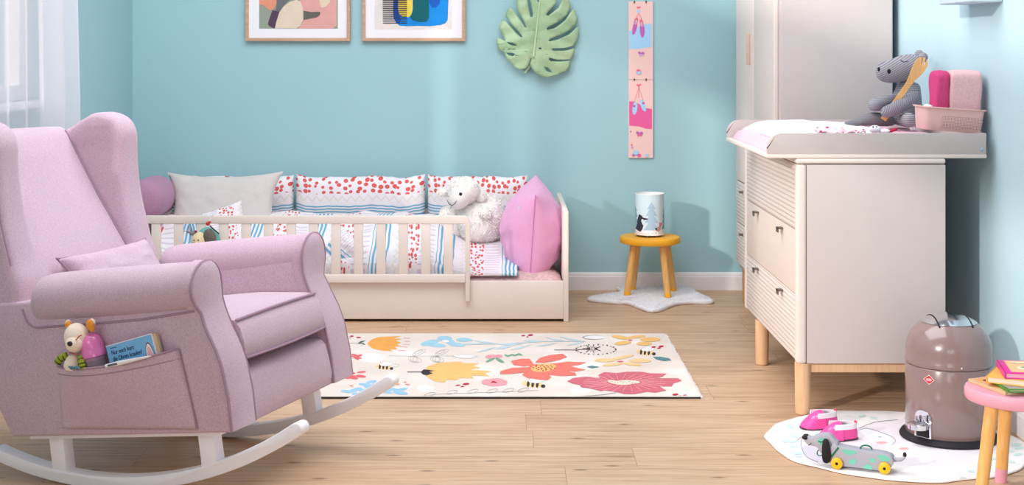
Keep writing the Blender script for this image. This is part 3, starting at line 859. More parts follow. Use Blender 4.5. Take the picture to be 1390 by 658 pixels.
# orange tulip
line('dgreen', [(345,126),(430,126)], 2.5, A_); rp('dgreen', [(422,130),(445,113),(482,108),(462,120),(435,131)], A_); rp('dgreen', [(430,132),(455,135),(478,140),(465,126)], A_)
rp('orange', [(490,128),(520,101),(570,86),(640,82),(720,79),(668,96),(725,98),(682,110),(718,125),(690,136),(718,152),(676,150),(692,172),(642,168),(660,182),(590,178),(530,165),(500,146)], A_)
for a in ((735,93,778,95),(742,115,776,115),(730,135,775,136),(712,152,758,154),(696,175,745,178)): line('rose', [(a[0],a[1]),(a[2],a[3])], 3, A_)
for x, y, a, b in ((385,80,14,5),(430,89,17,5),(375,92,9,3)): rp('crimson', ellp(x,y,a,b), A_)
petals('red', (403,215), [(-30,0,22,8,.1),(30,-2,24,8,-.3),(10,12,24,8,.5),(0,-8,22,7,.2),(28,10,24,6,.3)], A_)
petals('red', (370,340), [(-70,12,40,11,-.1),(80,-18,32,7,-.1),(75,10,38,10,.1),(0,15,42,13,-.1),(-10,-14,50,12,.1),(30,22,30,10,.1)], A_)
rp('crimson', ellp(345,330,16,7), A_)
# bees
def bee(c, s, zoom, flip=1):
    x, y = c
    rp('peach', ellp(x,y,s*1.6,s*.50,.1), zoom)
    for q in (-.7,0,.7): rp('ink_', ellp(x+q*s*flip,y+q*s*.08,s*.22,s*.5,.15), zoom)
    rp('ink_', ellp(x+1.6*s*flip,y+s*.3,s*.35,s*.28), zoom)
    for dx, dy in ((1.3,-.9),(.5,-1.0)):
        e = ellp(x+dx*s*flip*.6, y+dy*s*.65, s*1.0, s*.40, -.2*flip)
        rp('white', e, zoom); line('grey', e+[e[0]], 1.6, zoom)
bee((598,288), 34, A_); line('grey', [(655,290),(700,285),(705,272),(670,265)], 2, A_)
bee((985,182), 36, B_, 1); bee((255,390), 42, B_, 1)
# outlined knot sprigs
line('grey', [(630,213),(780,215),(940,214),(1060,214)], 2, A_)
for cx_ in (815, 965):
    for dx, dy, a, b, r_ in ((25,-25,48,14,-.35),(20,-28,30,8,-.35),(-5,22,46,20,.2),(-8,22,28,18,.2),(-5,22,14,16,.2)):
        e = ellp(cx_+dx, 215+dy, a, b, r_); line('grey', e+[e[0]], 2.2, A_)
rp('white', [(1060,214),(1110,205),(1180,205),(1235,216),(1180,230),(1110,228)], A_); e=[(1060,214),(1110,205),(1180,205),(1235,216),(1180,230),(1110,228),(1060,214)]; line('grey', e, 2, A_)
# yellow flower
line('ink_', [(758,322),(860,322)], 5, A_)
rp('yellow', [(870,320),(895,285),(960,262),(1040,255),(1120,252),(1132,262),(1245,262),(1205,280),(1255,295),(1175,305),(1328,318),(1282,330),(1310,350),(1192,345),(1205,365),(1112,362),(1092,378),(1022,375),(1010,392),(950,388),(908,365),(880,345)], A_)
rp('ink_', [(848,322),(870,304),(905,308),(942,314),(908,322),(932,330),(892,345),(865,340)], A_)
# blue flowers
petals('aqua', (930,125), [(-20,0,62,18,-.2),(20,15,70,14,.1),(80,-28,50,18,0),(110,-10,40,16,.2),(160,12,60,14,.1),(205,-20,48,14,0),(235,-22,36,8,.2)], A_)
petals('white', (1000,115), [(15,0,26,8,0)], A_)
petals('blue', (425,455), [(-75,-2,40,10,.1),(-20,-12,50,12,-.3),(20,15,60,13,0),(40,-8,46,12,.2)], A_)
petals('blue', (515,405), [(-40,2,45,10,.1),(0,-14,38,12,-.2),(30,12,48,12,.2),(-10,16,38,12,0)], A_)
petals('blue', (660,455), [(-40,0,45,12,.1),(60,-15,42,10,-.2),(55,8,48,12,.1),(0,-14,40,12,.1)], A_)
for c in ((425,458),(515,402),(655,455)): rp('cream', ellp(c[0],c[1],9,4), A_)
for a in ((370,415,395,417),(685,408,708,404),(735,392,752,390),(745,405,775,408)): line('coral', [(a[0],a[1]),(a[2],a[3])], 7, A_)
for x, y, a, b in ((1100,411,17,4),(1155,403,23,7),(1130,420,12,4)): rp('crimson', ellp(x,y,a,b,-.1), A_)
petals('pink', (1345,390), [(-45,0,42,20,0),(10,-10,60,16,0),(50,4,40,20,0),(0,12,60,16,0)], A_); petals('crimson', (1345,390), [(0,0,18,6,.2),(-16,4,8,3,0)], A_)
# outlined sprig
line('grey', [(855,490),(960,472),(1080,466),(1200,462),(1330,458),(1480,452),(1640,446)], 2.2, A_)
for cx_, cy_ in ((910,474),(1060,458),(1200,452),(1330,450),(1440,446),(1540,444)):
    e = ellp(cx_, cy_, 38, 11, -.25); line('grey', e+[e[0]], 2, A_)
petals('yellow', (150,465), [(0,0,30,12,0),(-60,10,40,12,0),(-120,20,50,14,.1)], A_)
# leaf sprigs
for q in ([(-240,130),(-150,122),(-60,122),(-140,134)], [(20,130),(110,126),(200,128),(120,140)], [(100,170),(160,150),(255,130),(180,158)], [(0,165),(60,140),(140,138),(70,160)],
          [(190,108),(260,100),(340,112),(270,118)], [(270,145),(330,132),(420,120),(350,140)], [(330,82),(400,95),(470,108),(390,104)], [(420,80),(500,92),(590,110),(500,104)], [(470,140),(530,122),(600,112),(540,132)],[(-140,104),(-60,112),(40,128),(-60,124)],[(-120,185),(-60,165),(20,148),(-40,172)]):
    rp('leaf', q, B_)
line('leaf', [(-240,132),(60,128),(330,112),(590,110)], 5, B_)
rp('grey', ellp(650,86,75,14), B_); rp('white', ellp(660,86,70,11), B_)
for x, y, a, b in ((193,75,13,4),(240,71,18,6),(220,83,7,3),(1042,149,14,5),(1090,145,17,6),(1075,156,12,4),(1183,458,20,7),(1210,469,15,4),(1245,462,13,3)): rp('crimson', ellp(x,y,a,b,-.1), B_)
# coral little flower with green leaves
petals('pink', (10,212), [(-20,0,46,14,0),(20,-4,30,10,0)], B_); petals('green', (40,235), [(0,0,32,9,.5),(-60,-2,34,7,-.4)], B_)
for k in range(5): rp('green', ellp(85+k*22, 205-k*2, 16, 5, -.3 if k % 2 else .4), B_)
# big coral flower
for q in ([(262,262),(235,226),(180,225),(112,240),(130,265),(200,276)], [(270,250),(300,220),(370,200),(450,192),(480,215),(420,236),(330,252)], [(385,258),(480,244),(605,248),(560,265),(450,282),(390,280)], [(390,282),(500,274),(600,297),(540,308),(420,304)], [(355,320),(440,300),(530,315),(540,334),(440,338),(365,330)], [(250,278),(120,285),(45,305),(40,325),(110,325),(200,315),(262,300)], [(205,312),(185,330),(220,350),(300,362),(350,365),(375,345),(345,308),(260,298)], [(230,262),(400,255),(430,300),(350,330),(230,305)]):
    rp('coral', q, B_)
rp('yellow', ellp(325,284,82,26,-.1), B_)
for k in range(22):
    a_ = k*2.4; r_ = math.sqrt((k+.5)/22); rp('crimson', ellp(325+74*r_*math.cos(a_), 284+21*r_*math.sin(a_), 6, 3.5), B_)
# big rose flower
ROSEP = [(478,372),(520,350),(600,342),(692,350),(682,330),(720,312),(800,318),(870,310),(960,310),(1020,320),(1125,322),(1100,340),(1062,352),(1200,352),(1225,368),(1170,385),(1160,405),(1080,405),(1125,432),(1050,446),(1000,440),(920,455),(850,455),(800,441),(720,430),(700,436),(640,420),(570,412),(560,395),(510,386)]
rp('rose', ROSEP, B_)
for k in range(26):
    a_ = 2*PI*k/26; line('pink', [(850+115*math.cos(a_), 380+20*math.sin(a_)), (850+190*math.cos(a_+.12), 380+40*math.sin(a_+.12)), (850+270*math.cos(a_+.16), 380+58*math.sin(a_+.16))], 3, B_)
petals('cream', (845,380), [(-60,-2,44,11,.2),(0,4,60,12,0),(60,-2,48,10,0),(20,-6,70,9,0)], B_)
for k in range(9): rp('pink', ellp(770+k*19, 378+(k % 3)*4-3, 7, 3), B_)
line('grey', [(560,470),(640,466),(720,458),(800,444)], 4, B_)
# yellow flowers at the right
petals('yellow', (890,105), [(-60,-18,62,12,.15),(40,-22,60,9,-.1),(130,-5,66,14,0),(90,22,50,12,0),(-50,18,56,12,-.1)], B_); petals('red', (890,105), [(0,0,14,4,0)], B_)
petals('peach', (825,243), [(-100,-8,66,12,0),(10,-26,80,9,-.2),(130,-5,72,13,0),(80,18,60,10,.1),(-50,20,66,9,-.1)], B_); petals('red', (825,243), [(0,0,22,4,0)], B_)
rp('teal', [(1035,212),(1080,212),(1140,222),(1158,235),(1110,240),(1060,230)], B_); rp('teal', [(605,278),(640,270),(688,279),(640,287)], B_)
# dandelion
line('ink_', [(395,168),(540,168),(640,160)], 3, B_)
for k in range(14):
    a_ = 2*PI*k/14; L = 1 if k % 2 else .6
    line('ink_', [(640+20*math.cos(a_), 160+5*math.sin(a_)), (640+62*L*math.cos(a_), 160+30*L*math.sin(a_))], 4 if k % 2 else 3, B_)
for k in range(26):
    a_ = 2*PI*k/26; rp('grey' if k % 2 else 'ink_', ellp(665+130*math.cos(a_), 165+32*math.sin(a_), 6, 3), B_)
# fringed dark binding along the near edge
rug.box((rx0, ry0-.004, 0.0008), (rx1, ry0, RZ-.002), ri['ink_'])
for k in range(150):
    y_ = ry0+ (ry1-ry0)*k/150; rug.box((rx1, y_, .001), (rx1+.006+.006*random.random(), y_+.005, RZ-.002), ri['white'])
tag(rug.build('floral_rug', rmats, smooth=False, fix=False), 'cream rectangular rug printed with coral, yellow and blue flowers', 'rug')

# ================================================================ ROUND RUG
cR = Vector((1.235, 4.495, 0)); RR = .398
m = MB(); N_ = 90
wob = lambda a_: RR*(1+.012*math.sin(a_*7+1)+.009*math.sin(a_*11)+.006*math.sin(a_*17+2))
ring = lambda r_, z: [(cR.x+wob(2*PI*k/N_)*r_*math.cos(2*PI*k/N_), cR.y+wob(2*PI*k/N_)*r_*math.sin(2*PI*k/N_), z) for k in range(N_)]
m.loft([ring(.99,.0008), ring(1,.003), ring(.995,.0062), ring(.985,.007)])
lay = [0]
def rr(k, pts, clip=.97):
    lay[0] += 1; P = []
    for u, v in pts:
        q = FL(u, v, .007); d = Vector((q.x-cR.x, q.y-cR.y)); 
        if d.length > RR*clip: d = d.normalized()*RR*clip
        P.append((cR.x+d.x, cR.y+d.y, .0072+.000006*lay[0]))
    m.poly(P, k)
Z_ = lambda pts: [(1040+x/6.095, 550+y/6.095) for x, y in pts]
rr(1, smoothpoly([(1112,600),(1140,588),(1175,577),(1215,570),(1270,570),(1320,580),(1345,600),(1330,622),(1280,632),(1220,630),(1175,622),(1140,612)], 5))
rr(2, smoothpoly(Z_([(765,205),(830,190),(930,215),(1040,260),(1070,295),(1040,325),(960,320),(860,280)]), 5))
rr(2, smoothpoly([(1196,612),(1215,603),(1245,600),(1262,606),(1250,618),(1222,622)], 5))
rr(3, smoothpoly(Z_([(300,345),(360,330),(460,360),(560,420),(600,470),(520,480),(420,460),(330,420)]), 5))
for (x, y, a, b) in ((955,308,46,11),(1140,358,42,12)): rr(4, Z_(ellp(x,y,a,b)))
for pts in (Z_([(765,205),(830,190),(930,215),(1040,260),(1070,295),(1040,325)]), Z_([(255,290),(300,260),(290,310),(300,370),(340,430),(430,470)]), Z_([(770,190),(900,140),(1090,120)]), Z_([(925,265),(945,258),(950,270)])):
    sp_ = smoothpoly(pts, 4, False)
    for p_, q_ in zip(sp_, sp_[1:]): rr(5, strip(tuple(p_), tuple(q_), .9))
random.seed(11)
for k in range(46):
    a_ = random.random()*2*PI; r_ = RR*math.sqrt(random.uniform(.25,.9))
    x_, y_ = cR.x+r_*math.cos(a_), cR.y+r_*math.sin(a_); s_ = F/y_; u_, v_ = CX+x_*s_, CY+H*s_
    if 1125 < u_ < 1330 and 570 < v_ < 628: continue
    rr(6, ellp(u_, v_, random.uniform(4,8), random.uniform(1.4,2.2), random.uniform(-.15,.15)))
c7 = [plain(n, c, .95, var=.02, bump=.3, bscale=300, spec=.1) for n, c in (('rug_white',(226,225,233)),('rug_blush',(236,228,234)),('rug_white2',(244,242,246)),('rug_mauve',(212,204,216)),('rug_cheek',(248,178,178)),('rug_outline',(150,148,156)),('rug_mint',(204,224,222)))]
tag(m.build('bunny_rug', c7, smooth=False, fix=False), 'round white rug printed with a pale bunny and mint dashes', 'rug')
# bin stands on the rug

# ================================================================ BABY SHOES
HOT = plain('hot_pink_leather', (240,82,160), .4, var=.04, bump=.1, bscale=120)
HOTL = plain('light_pink_leather', (250,150,202), .4, var=.04)
SOLE = plain('shoe_sole', (90,44,70), .7)
SHW = plain('shoe_white_cuff', (246,240,246), .7)
def shoe(label, c, rot):
    r = thing('baby_shoe', label, 'shoe', mx=Matrix.Translation(c) @ Matrix.Rotation(rot, 4, 'Z'), group='pair of pink baby shoes')
    L = .132
    def outl(a_, s_=1.0):     # toe towards -x
        x = -math.cos(a_)*L/2; w = .031 + .004*math.cos(a_)*1.0
        w *= (1 - .12*max(0, -math.cos(a_)))
        y = w*math.copysign(abs(math.sin(a_))**.75, math.sin(a_))
        return x*s_, y*s_
    n = 40
    ring = lambda s_, z, f=None: [(outl(2*PI*k/n, s_)[0], outl(2*PI*k/n, s_)[1], z) for k in range(n)]
    m = MB(); m.loft([ring(.95,0), ring(1,.002), ring(1,.005), ring(.97,.006)]); m.build('sole', SOLE, r)
    # heel wall and cuff: rear part
    ks = [k for k in range(-12, 13)]
    def wall(z0, z1, s0, s1, th, nm, mat):
        mm = MB(); rings = []
        for k in ks:
            a_ = PI + k/12*PI*.60
            q0, q1 = outl(a_, s0), outl(a_, s1); q2, q3 = outl(a_, s1-th), outl(a_, s0-th)
            rings.append([(q0[0],q0[1],z0), ((q0[0]+q1[0])/2*1.01,(q0[1]+q1[1])/2*1.03,(z0+z1)/2), (q1[0],q1[1],z1), (q2[0],q2[1],z1), (q3[0],q3[1],z0)])
        mm.loft(rings); return mm.build(nm, mat, r, ang=60)
    wall(.004, .036, .98, .93, .06, 'heel_counter', HOT)
    wall(.0355, .052, .94, .90, .07, 'cuff', SHW)
    # vamp: front dome rising to the ankle
    m = MB()
    def fn(u, v):
        t = u*.60; a_ = (v-.5)*PI
        x = -L/2*.985 + t*L*.93
        half = .033*math.sqrt(max(0, 1-(1-min(1, t/.32))**2)) if t < .32 else .033
        hgt = .008+.044*math.sin(min(1, t/.60)*PI/2)**1.15
        return Vector((x, half*math.sin(a_), .004+hgt*max(0, math.cos(a_))**.7))
    m.grid(fn, 18, 16); vp = m.build('vamp', HOT, r, ang=80, fix=False)
    m = MB()
    def fl(x, y, off=.0015):
        t = (x+L/2*.985)/(L*.93); half = .033; a_ = math.asin(max(-1, min(1, y/half))); hgt = .008+.044*math.sin(min(1, t/.6)*PI/2)**1.15
        return Vector((x, y-.0012, .004+hgt*math.cos(a_)**.7+off))
    for (x, y, q) in ((-.030,-.016,.006),(-.018,-.021,.0045)):
        pts = [fl(x+q*1.3*(1+.5*math.cos(5*b))*math.cos(b)*.7, y+q*(1+.5*math.cos(5*b))*math.sin(b)*.7) for b in [2*PI*k/20 for k in range(20)]]
        m.add(pts, [tuple(range(20))])
    m.build('applique', HOTL, vp, smooth=False, fix=False)
    m = MB(); m.ell((L/2*.88, .0, .052), (.004,.008,.006), 10, 8); m.build('heel_tab', plain('red_tab',(214,50,90),.6), r)
    return r
p1 = FL(1112, 580, .0075); p2 = FL(1137, 596, .0075)
shoe('pink leather baby shoe with white cuff, farther one beside the dresser leg', (p1.x, p1.y, .0078), math.radians(14))
shoe('pink leather baby shoe with white cuff, nearer one behind the dog toy', (p2.x, p2.y, .0078), math.radians(6))

# ================================================================ DOG TOY
S6 = 6.095
def dY(u): return 4.215-.05*(u-1135)/65
A0 = PX(1088, 600, dY(1088)); A1 = PX(1225, 600, dY(1225))
ddir = Vector((A1.x-A0.x, A1.y-A0.y, 0)).normalized(); dn = Vector((-ddir.y, ddir.x, 0))   # dn points away from camera
if dn.y < 0: dn = -dn
def DP(x, y, off=0.0):
    u = 1040+x/S6; v = 550+y/S6
    q = PX(u, v, dY(u)); return q + dn*off
dogbase = DP(785, 500); dogbase.z = .0075
dog = thing('toy_dachshund', 'grey wooden dachshund toy with mint spots and yellow wheels', 'toy', tuple(dogbase))
GREYW = plain('dog_grey_paint', (172,172,184), .5, var=.02); MINT = plain('mint_paint', (120,204,182), .5); DKG = plain('dark_green_paint', (20,112,72), .5); YW_ = plain('wheel_yellow', (250,190,40), .4)
def slab(pts, off0, off1, name, mat, parent, bev=.0015):
    m = MB(); n = len(pts)
    vs = [DP(x, y, off0) for x, y in pts]+[DP(x, y, off1) for x, y in pts]
    fs = [tuple(range(n)), tuple(range(2*n-1, n-1, -1))]+[(i, n+i, n+(i+1) % n, (i+1) % n) for i in range(n)]
    m.add(vs, fs); return m.build(name, mat, parent, world=True, bevel=bev, seg=2)
bodyp = [(560,315),(600,340),(700,365),(800,380),(900,395),(980,408),(1035,430),(1050,470),(1040,505),(1000,532),(930,538),(780,520),(640,505),(560,495),(520,470),(520,380)]
bd = slab([tuple(p) for p in smoothpoly(bodyp, 3)], 0, .045, 'body', GREYW, dog)
headp = [(292,270),(312,262),(340,268),(372,276),(405,262),(445,248),(492,245),(530,258),(562,292),(592,328),(560,420),(500,425),(450,400),(415,352),(370,340),(340,330),(315,305)]
hd = slab([tuple(p) for p in smoothpoly(headp, 3)], .008, .036, 'head', GREYW, dog)
slab([tuple(p) for p in smoothpoly([(290,268),(310,260),(338,268),(332,288),(308,286)], 3)], .006, .038, 'nose', BLACK, hd, .001)
slab([tuple(p) for p in smoothpoly([(478,278),(505,276),(524,310),(534,380),(536,440),(520,470),(495,475),(470,455),(462,400),(466,320)], 3)], -.006, -.001, 'ear', BLACK, hd, .001)
slab([(592,342),(604,352),(545,430),(530,425)], -.002, .047, 'collar', DKG, dog, .0008)
slab([tuple(p) for p in smoothpoly(ellp(452,300,30,26), 1)], .0066, .0074, 'eye_patch', MINT, hd, 0)
m = MB(); m.tube([DP(430,298,.006), DP(440,306,.006), DP(452,308,.006), DP(468,302,.006)], .0012, 6); m.tube([DP(345,335,.0075), DP(358,330,.0075), DP(370,318,.0075)], .001, 6); m.build('face_lines', BLACK, hd, world=True)
m = MB()
def spot(pts): 
    m.add([DP(x, y, -.0006) for x, y in pts], [tuple(range(len(pts)))])
spot([tuple(p) for p in smoothpoly([(622,362),(680,368),(748,378),(730,400),(690,412),(655,400)], 4)]); spot(ellp(715,465,32,24)); spot(ellp(880,455,22,20)); spot([tuple(p) for p in smoothpoly([(925,408),(980,415),(1025,440),(1010,458),(960,460),(935,440)], 4)]); spot([tuple(p) for p in smoothpoly([(800,512),(820,490),(860,490),(880,512),(878,530),(840,526)], 4)])
m.build('spot', MINT, bd, world=True, smooth=False, fix=False)
m = MB(); m.tube(smoothpoly([DP(1035,462,.022), DP(1075,465,.022), DP(1115,462,.022), DP(1138,440,.022), DP(1142,420,.022)], 4, False), [.007]*4+[.006]*4+[.005]*4+[.0045]*4+[.004], 10); tl_ = m.build('tail', GREYW, dog, world=True)
m = MB(); m.ell(DP(1140,425,.022), (.0055,.006,.0075), 12, 8); m.build('tail_tip', BLACK, tl_, world=True)
zax = dn
for (x, y) in ((588,470),(982,524)):
    for off, sgn in ((-.013, 1), (.046, 1)):
        c = DP(x, y, off); c.z = .0079+.0168
        R3 = frame(c, ddir, z=dn)
        mm = MB(R3); mm.lathe([(.013,0),(.0165,.002),(.0168,.005),(.0168,.009),(.0165,.011),(.013,.0125)], 28); w_ = mm.build('wheel', YW_, dog, world=True)
        mm = MB(R3); mm.lathe([(.004,-.0012),(.0045,0),(.0045,.013)], 14); mm.build('hub', BLACK, w_, world=True)
m = MB(); c = DP(820, 372, .022); m.tube([c+ddir*(.0165*math.cos(a_*PI/10))+Vector((0,0,1))*(.011*math.sin(a_*PI/10)-.002) for a_ in range(11)], .0022, 8); m.build('carry_loop', DKG, dog, world=True)
m = MB(); c = DP(440, 402, .012); m.tube([c+ddir*(.0085*math.cos(a_*PI/9))+dn*(.004*math.sin(a_*PI/9))+Vector((0,0,1))*(.0085*math.sin(a_*PI/9)*.9) for a_ in range(18)], .0016, 8, closed=True); m.build('neck_ring', DKG, dog, world=True)

# ================================================================ STAR RUG
FURW = plain('white_fluffy_pile', (240,238,242), .95, var=.05, vscale=40, bump=.4, bscale=160)
tips = [(797,405),(832,409),(852,410),(886,421),(918,411),(940,409),(969,408),(948,397),(935,388),(895,388),(880,387.5),(838,387),(842,396),(815,400)]
sp_ = smoothpoly([FL(u, v, .015).to_2d() for u, v in tips], 6)
m = MB(); cc = Vector((sum(p.x for p in sp_)/len(sp_), sum(p.y for p in sp_)/len(sp_)))
rg = lambda s_, z: [(cc.x+(p.x-cc.x)*s_, min(YW-.02, cc.y+(p.y-cc.y)*s_), z+.003*fnoise((p.x*30,p.y*30,z*50))*(s_ < 1)) for p in sp_]
m.loft([rg(.985,.001), rg(1.0,.006), rg(1.0,.014), rg(.97,.0195), rg(.75,.021), rg(.45,.021), rg(.15,.021)])
bms = [Vector((p.x, min(YW-.022, p.y))) for p in sp_]
def starsurf():
    a_ = random.random()*len(bms); i = int(a_) % len(bms); p = bms[i].lerp(bms[(i+1) % len(bms)], a_-int(a_))
    t = math.sqrt(random.random()); q = cc+(p-cc)*t
    n = Vector((0,0,1)) if t < .95 else Vector((p.x-cc.x, p.y-cc.y, .6)).normalized()
    return Vector((q.x, min(q.y, YW-.024), .018 if t < .96 else .012)), n
fur(m, starsurf, 9000, .009, .0018)
tag(m.build('star_rug', FURW, fix=False, ang=60), 'white fluffy star-shaped rug under the yellow stool', 'rug')

# ================================================================ LAMP
lz = .305; lr = .071
lc = Vector((sx-.002, sy, lz))
lamp = thing('table_lamp', 'pale cylindrical lamp printed with fir trees on yellow stool', 'lamp', tuple(lc))
LP_ = [plain(n, c, .7, var=.02) for n, c in (('lamp_pale_aqua',(204,224,231)),('lamp_tree',(166,194,216)),('lamp_snow',(246,238,246)),('lamp_badger',(46,46,66)),('lamp_bird',(196,138,142)),('lamp_tree_dark',(120,170,176)),('lamp_white',(250,250,250)))]
m = MB()
h0, h1 = .010, .212
m.lathe([(lr,h0+.002),(lr,h1)], 72, lc, 0, caps=False); m.lathe([(lr-.002,h1),(lr-.002,h0+.002)], 72, lc, 6, caps=False)
m.lathe([(lr+.0006,h0),(lr+.0012,h0+.003),(lr+.0006,h0+.006)], 72, lc, 6, caps=False); m.lathe([(lr-.0025,h1-.003),(lr+.001,h1-.002),(lr+.001,h1+.001),(lr-.0025,h1+.001)], 72, lc, 6, caps=False)
def onl(x, y, k):      # traced in crop (840,250) at 7.31x
    u = 840+x/7.31; v = 250+y/7.31
    a_ = math.asin(max(-.995, min(.995, (u-879.7)/19.6))); r_ = lr+.0004+.0003*k
    z_ = lc.z + h0 + (318-v)/(318-262.5)*(h1-h0) 
    return Vector((lc.x+r_*math.sin(a_), lc.y-r_*math.cos(a_), max(lc.z+h0+.004, min(lc.z+h1-.004, z_))))
def lp_(mi, pts, k):
    # subdivide so that pieces follow the curve
    loops = [[Vector((x, y, 0)) for x, y in pts]]; bm = bmesh.new(); vs = [bm.verts.new(p) for p in loops[0]]
    for t in tessellate_polygon(loops):
        try: bm.faces.new([vs[i] for i in t])
        except ValueError: pass
    for _ in range(3):
        es = [e for e in bm.edges if abs(e.verts[0].co.x-e.verts[1].co.x) > 14]
        if es: bmesh.ops.subdivide_edges(bm, edges=es, cuts=1); bmesh.ops.triangulate(bm, faces=bm.faces)
    bm.verts.index_update(); bm.verts.ensure_lookup_table()
    m.add([onl(v.co.x, v.co.y, k) for v in bm.verts], [[v.index for v in f.verts] for f in bm.faces], mi); bm.free()
def fir(x, y0, y1, w, mi, k):
    P = [(x, y0)]; n = 4; R_ = []
    for i in range(n):
        ya = y0+(y1-y0)*(i+1)/n*.98; ww = w*(.42+.58*(i+1)/n)
        R_ += [(ww, ya), (ww*.45, ya-4)]
    P += [(x+a, b) for a, b in R_]; P += [(x-a, b) for a, b in reversed(R_)]
    lp_(mi, P, k)
lp_(2, [(140,442),(200,446),(290,450),(380,446),(432,442),(432,505),(140,505)], 0)
fir(140, 205, 445, 40, 5, 1); fir(438, 215, 445, 40, 5, 1); fir(295, 165, 450, 78, 1, 1)
lp_(3, [(178,288),(200,300),(215,320),(260,328),(262,336),(215,345),(196,352),(205,380),(218,400),(205,440),(190,462),(172,455),(150,440),(160,400),(165,340),(172,310)], 2)
lp_(6, [(205,336),(222,338),(205,350),(198,345)], 3)
lp_(4, [(372,370),(400,372),(408,395),(390,410),(385,440),(365,460),(345,450),(330,420),(350,420),(372,405)], 2); lp_(3, [(330,418),(350,424),(350,448),(336,440)], 3)
m.build('shade', LP_, lamp, world=True, fix=False, ang=60)
m = MB(); m.lathe([(.02,.012),(.02,.06),(.012,.065)], 24, lc); m.lathe([(.012,.065),(.026,.09),(.03,.11),(.024,.135),(.004,.145)], 24, lc); m.build('bulb', plain('opal_bulb',(250,246,236),.3), lamp, world=True)
m = MB(); m.lathe([(lr-.004,.010),(lr-.004,.013)], 40, lc); m.build('base_plate', plain('lamp_base_metal',(190,186,176),.4,.6), lamp, world=True)
for a_ in (210, 255, 300, 330, 90, 140):
    p = lc+Vector((math.cos(math.radians(a_))*.055, math.sin(math.radians(a_))*.055, 0)); m = MB(); m.tube([p+Vector((0,0,.0)), p+Vector((0,0,.012))], .0045, 10); m.build('foot', plain('bronze_foot',(150,120,84),.4,.5), lamp, world=True)
# ================================================================ HIPPO, SPATULA, BASKET
def ribknit(name, a, b, period=.0070, axis=2, rot=(0,0,0)):
    g = NG(name); o_ = g.obj(); z = g.sep(g.mapv(o_, rot=rot))[axis]
    w = g.math('ADD', g.math('MULTIPLY', g.math('SINE', g.math('MULTIPLY', z, 2*PI/period)), .5), .5)
    w = g.math('ADD', g.math('MULTIPLY', w, .8), g.math('MULTIPLY', g.noise(o_, 500, 2), .3))
    g.col(g.ramp(w, [(.15, lin(b)), (.7, lin(a))])); g.set(Roughness=.95); g.put(g.b.inputs['Specular IOR Level'], .1)
    g.bump(w, .5, .002); return g.m
KN = ribknit('grey_rib_knit', (168,165,172), (126,124,131)); KH = ribknit('grey_rib_knit_head', (170,166,173), (122,120,127), rot=(0,.55,0))
KV = ribknit('grey_rib_knit_vertical', (160,156,164), (118,116,124), rot=(0,1.2,0)); KD = ribknit('dark_grey_knit', (146,144,148), (116,116,120), .004)
HY = 5.42
def HP(x, y, off=0.0): return PX(1140+x/5.062, 60+y/5.062, HY+off)
hs = 1/5.062*HY/F
def htube(pts, mat, name, parent, off=0.0, sub=1, flat=1.0):
    m = MB(); m.tube([HP(x, y, off+(o2 if len(q) else 0)) for (x, y, r_, *q) in pts for o2 in [q[0] if q else 0]], [r_*hs for (x, y, r_, *q) in pts], 20, flat=flat)
    return m.build(name, mat, parent, world=True, sub=sub, ang=80)
hb = HP(440, 560); hb.z = .955
hp = thing('plush_hippo', 'grey ribbed plush hippo sitting on the changing mat', 'soft toy', tuple(hb))
body = htube([(425,562,60),(428,550,112),(435,500,130),(448,430,122),(462,360,100),(475,300,82),(485,250,66)], KN, 'body', hp, .02)
head = htube([(250,190,14),(258,190,44),(285,191,66),(330,192,80),(390,178,86),(450,160,92),(510,150,88),(552,146,66),(575,144,24)], KH, 'head', hp, .0)
for x, y, rx_, ry_, yo in ((268,172,9,16,-.045),(338,186,13,17,-.077)):
    m = MB(); c = HP(x, y, yo); m.ell(c, (rx_*hs, .004, ry_*hs), 14, 10); m.build('nostril', BLACK, head, world=True)
m = MB(); m.tube(smoothpoly([HP(415,108,-.058), HP(440,122,-.066), HP(468,116,-.06)], 5, False), 2.5*hs, 6); m.build('eye_stitch', plain('dark_thread',(46,44,50),.8), head, world=True)
for (x, y, off) in ((572,90,.0),(545,72,.09)):
    m = MB(); m.ell(HP(x, y, off), (34*hs, 20*hs, 34*hs), 18, 12); e_ = m.build('ear', KN, head, world=True)
m = MB(); m.ell(HP(585,100,-.014), (14*hs, 10*hs, 24*hs), 12, 8); m.build('ear_lining', KD, head, world=True)
htube([(540,345,20,-.05),(522,352,44,-.06),(470,395,47,-.09),(400,435,46,-.12),(330,462,42,-.13),(296,472,36,-.13),(282,474,16,-.13)], KV, 'arm', hp)
htube([(380,360,20),(330,385,40,-.02),(285,405,46,-.05),(240,418,50,-.07),(212,424,34,-.08),(200,426,12,-.08)], KN, 'arm', hp)
htube([(380,530,30),(320,522,44,-.02),(250,512,48,-.05),(190,515,46,-.06),(130,532,30,-.06),(70,540,16,-.06),(28,541,7,-.06)], KD, 'leg', hp)
htube([(420,520,30,-.05),(445,520,48,-.10),(478,522,54,-.15),(496,524,40,-.17),(502,524,14,-.175)], KN, 'leg', hp)
m = MB(); c = HP(498, 575, -.16); m.add([c+Vector((-.010,0,.006)), c+Vector((.008,0,.010)), c+Vector((.012,-.002,-.006)), c+Vector((-.008,-.004,-.008))], [(0,1,2,3)]); m.build('fabric_label', WCLOTH, hp, world=True, fix=False, solid=.001)
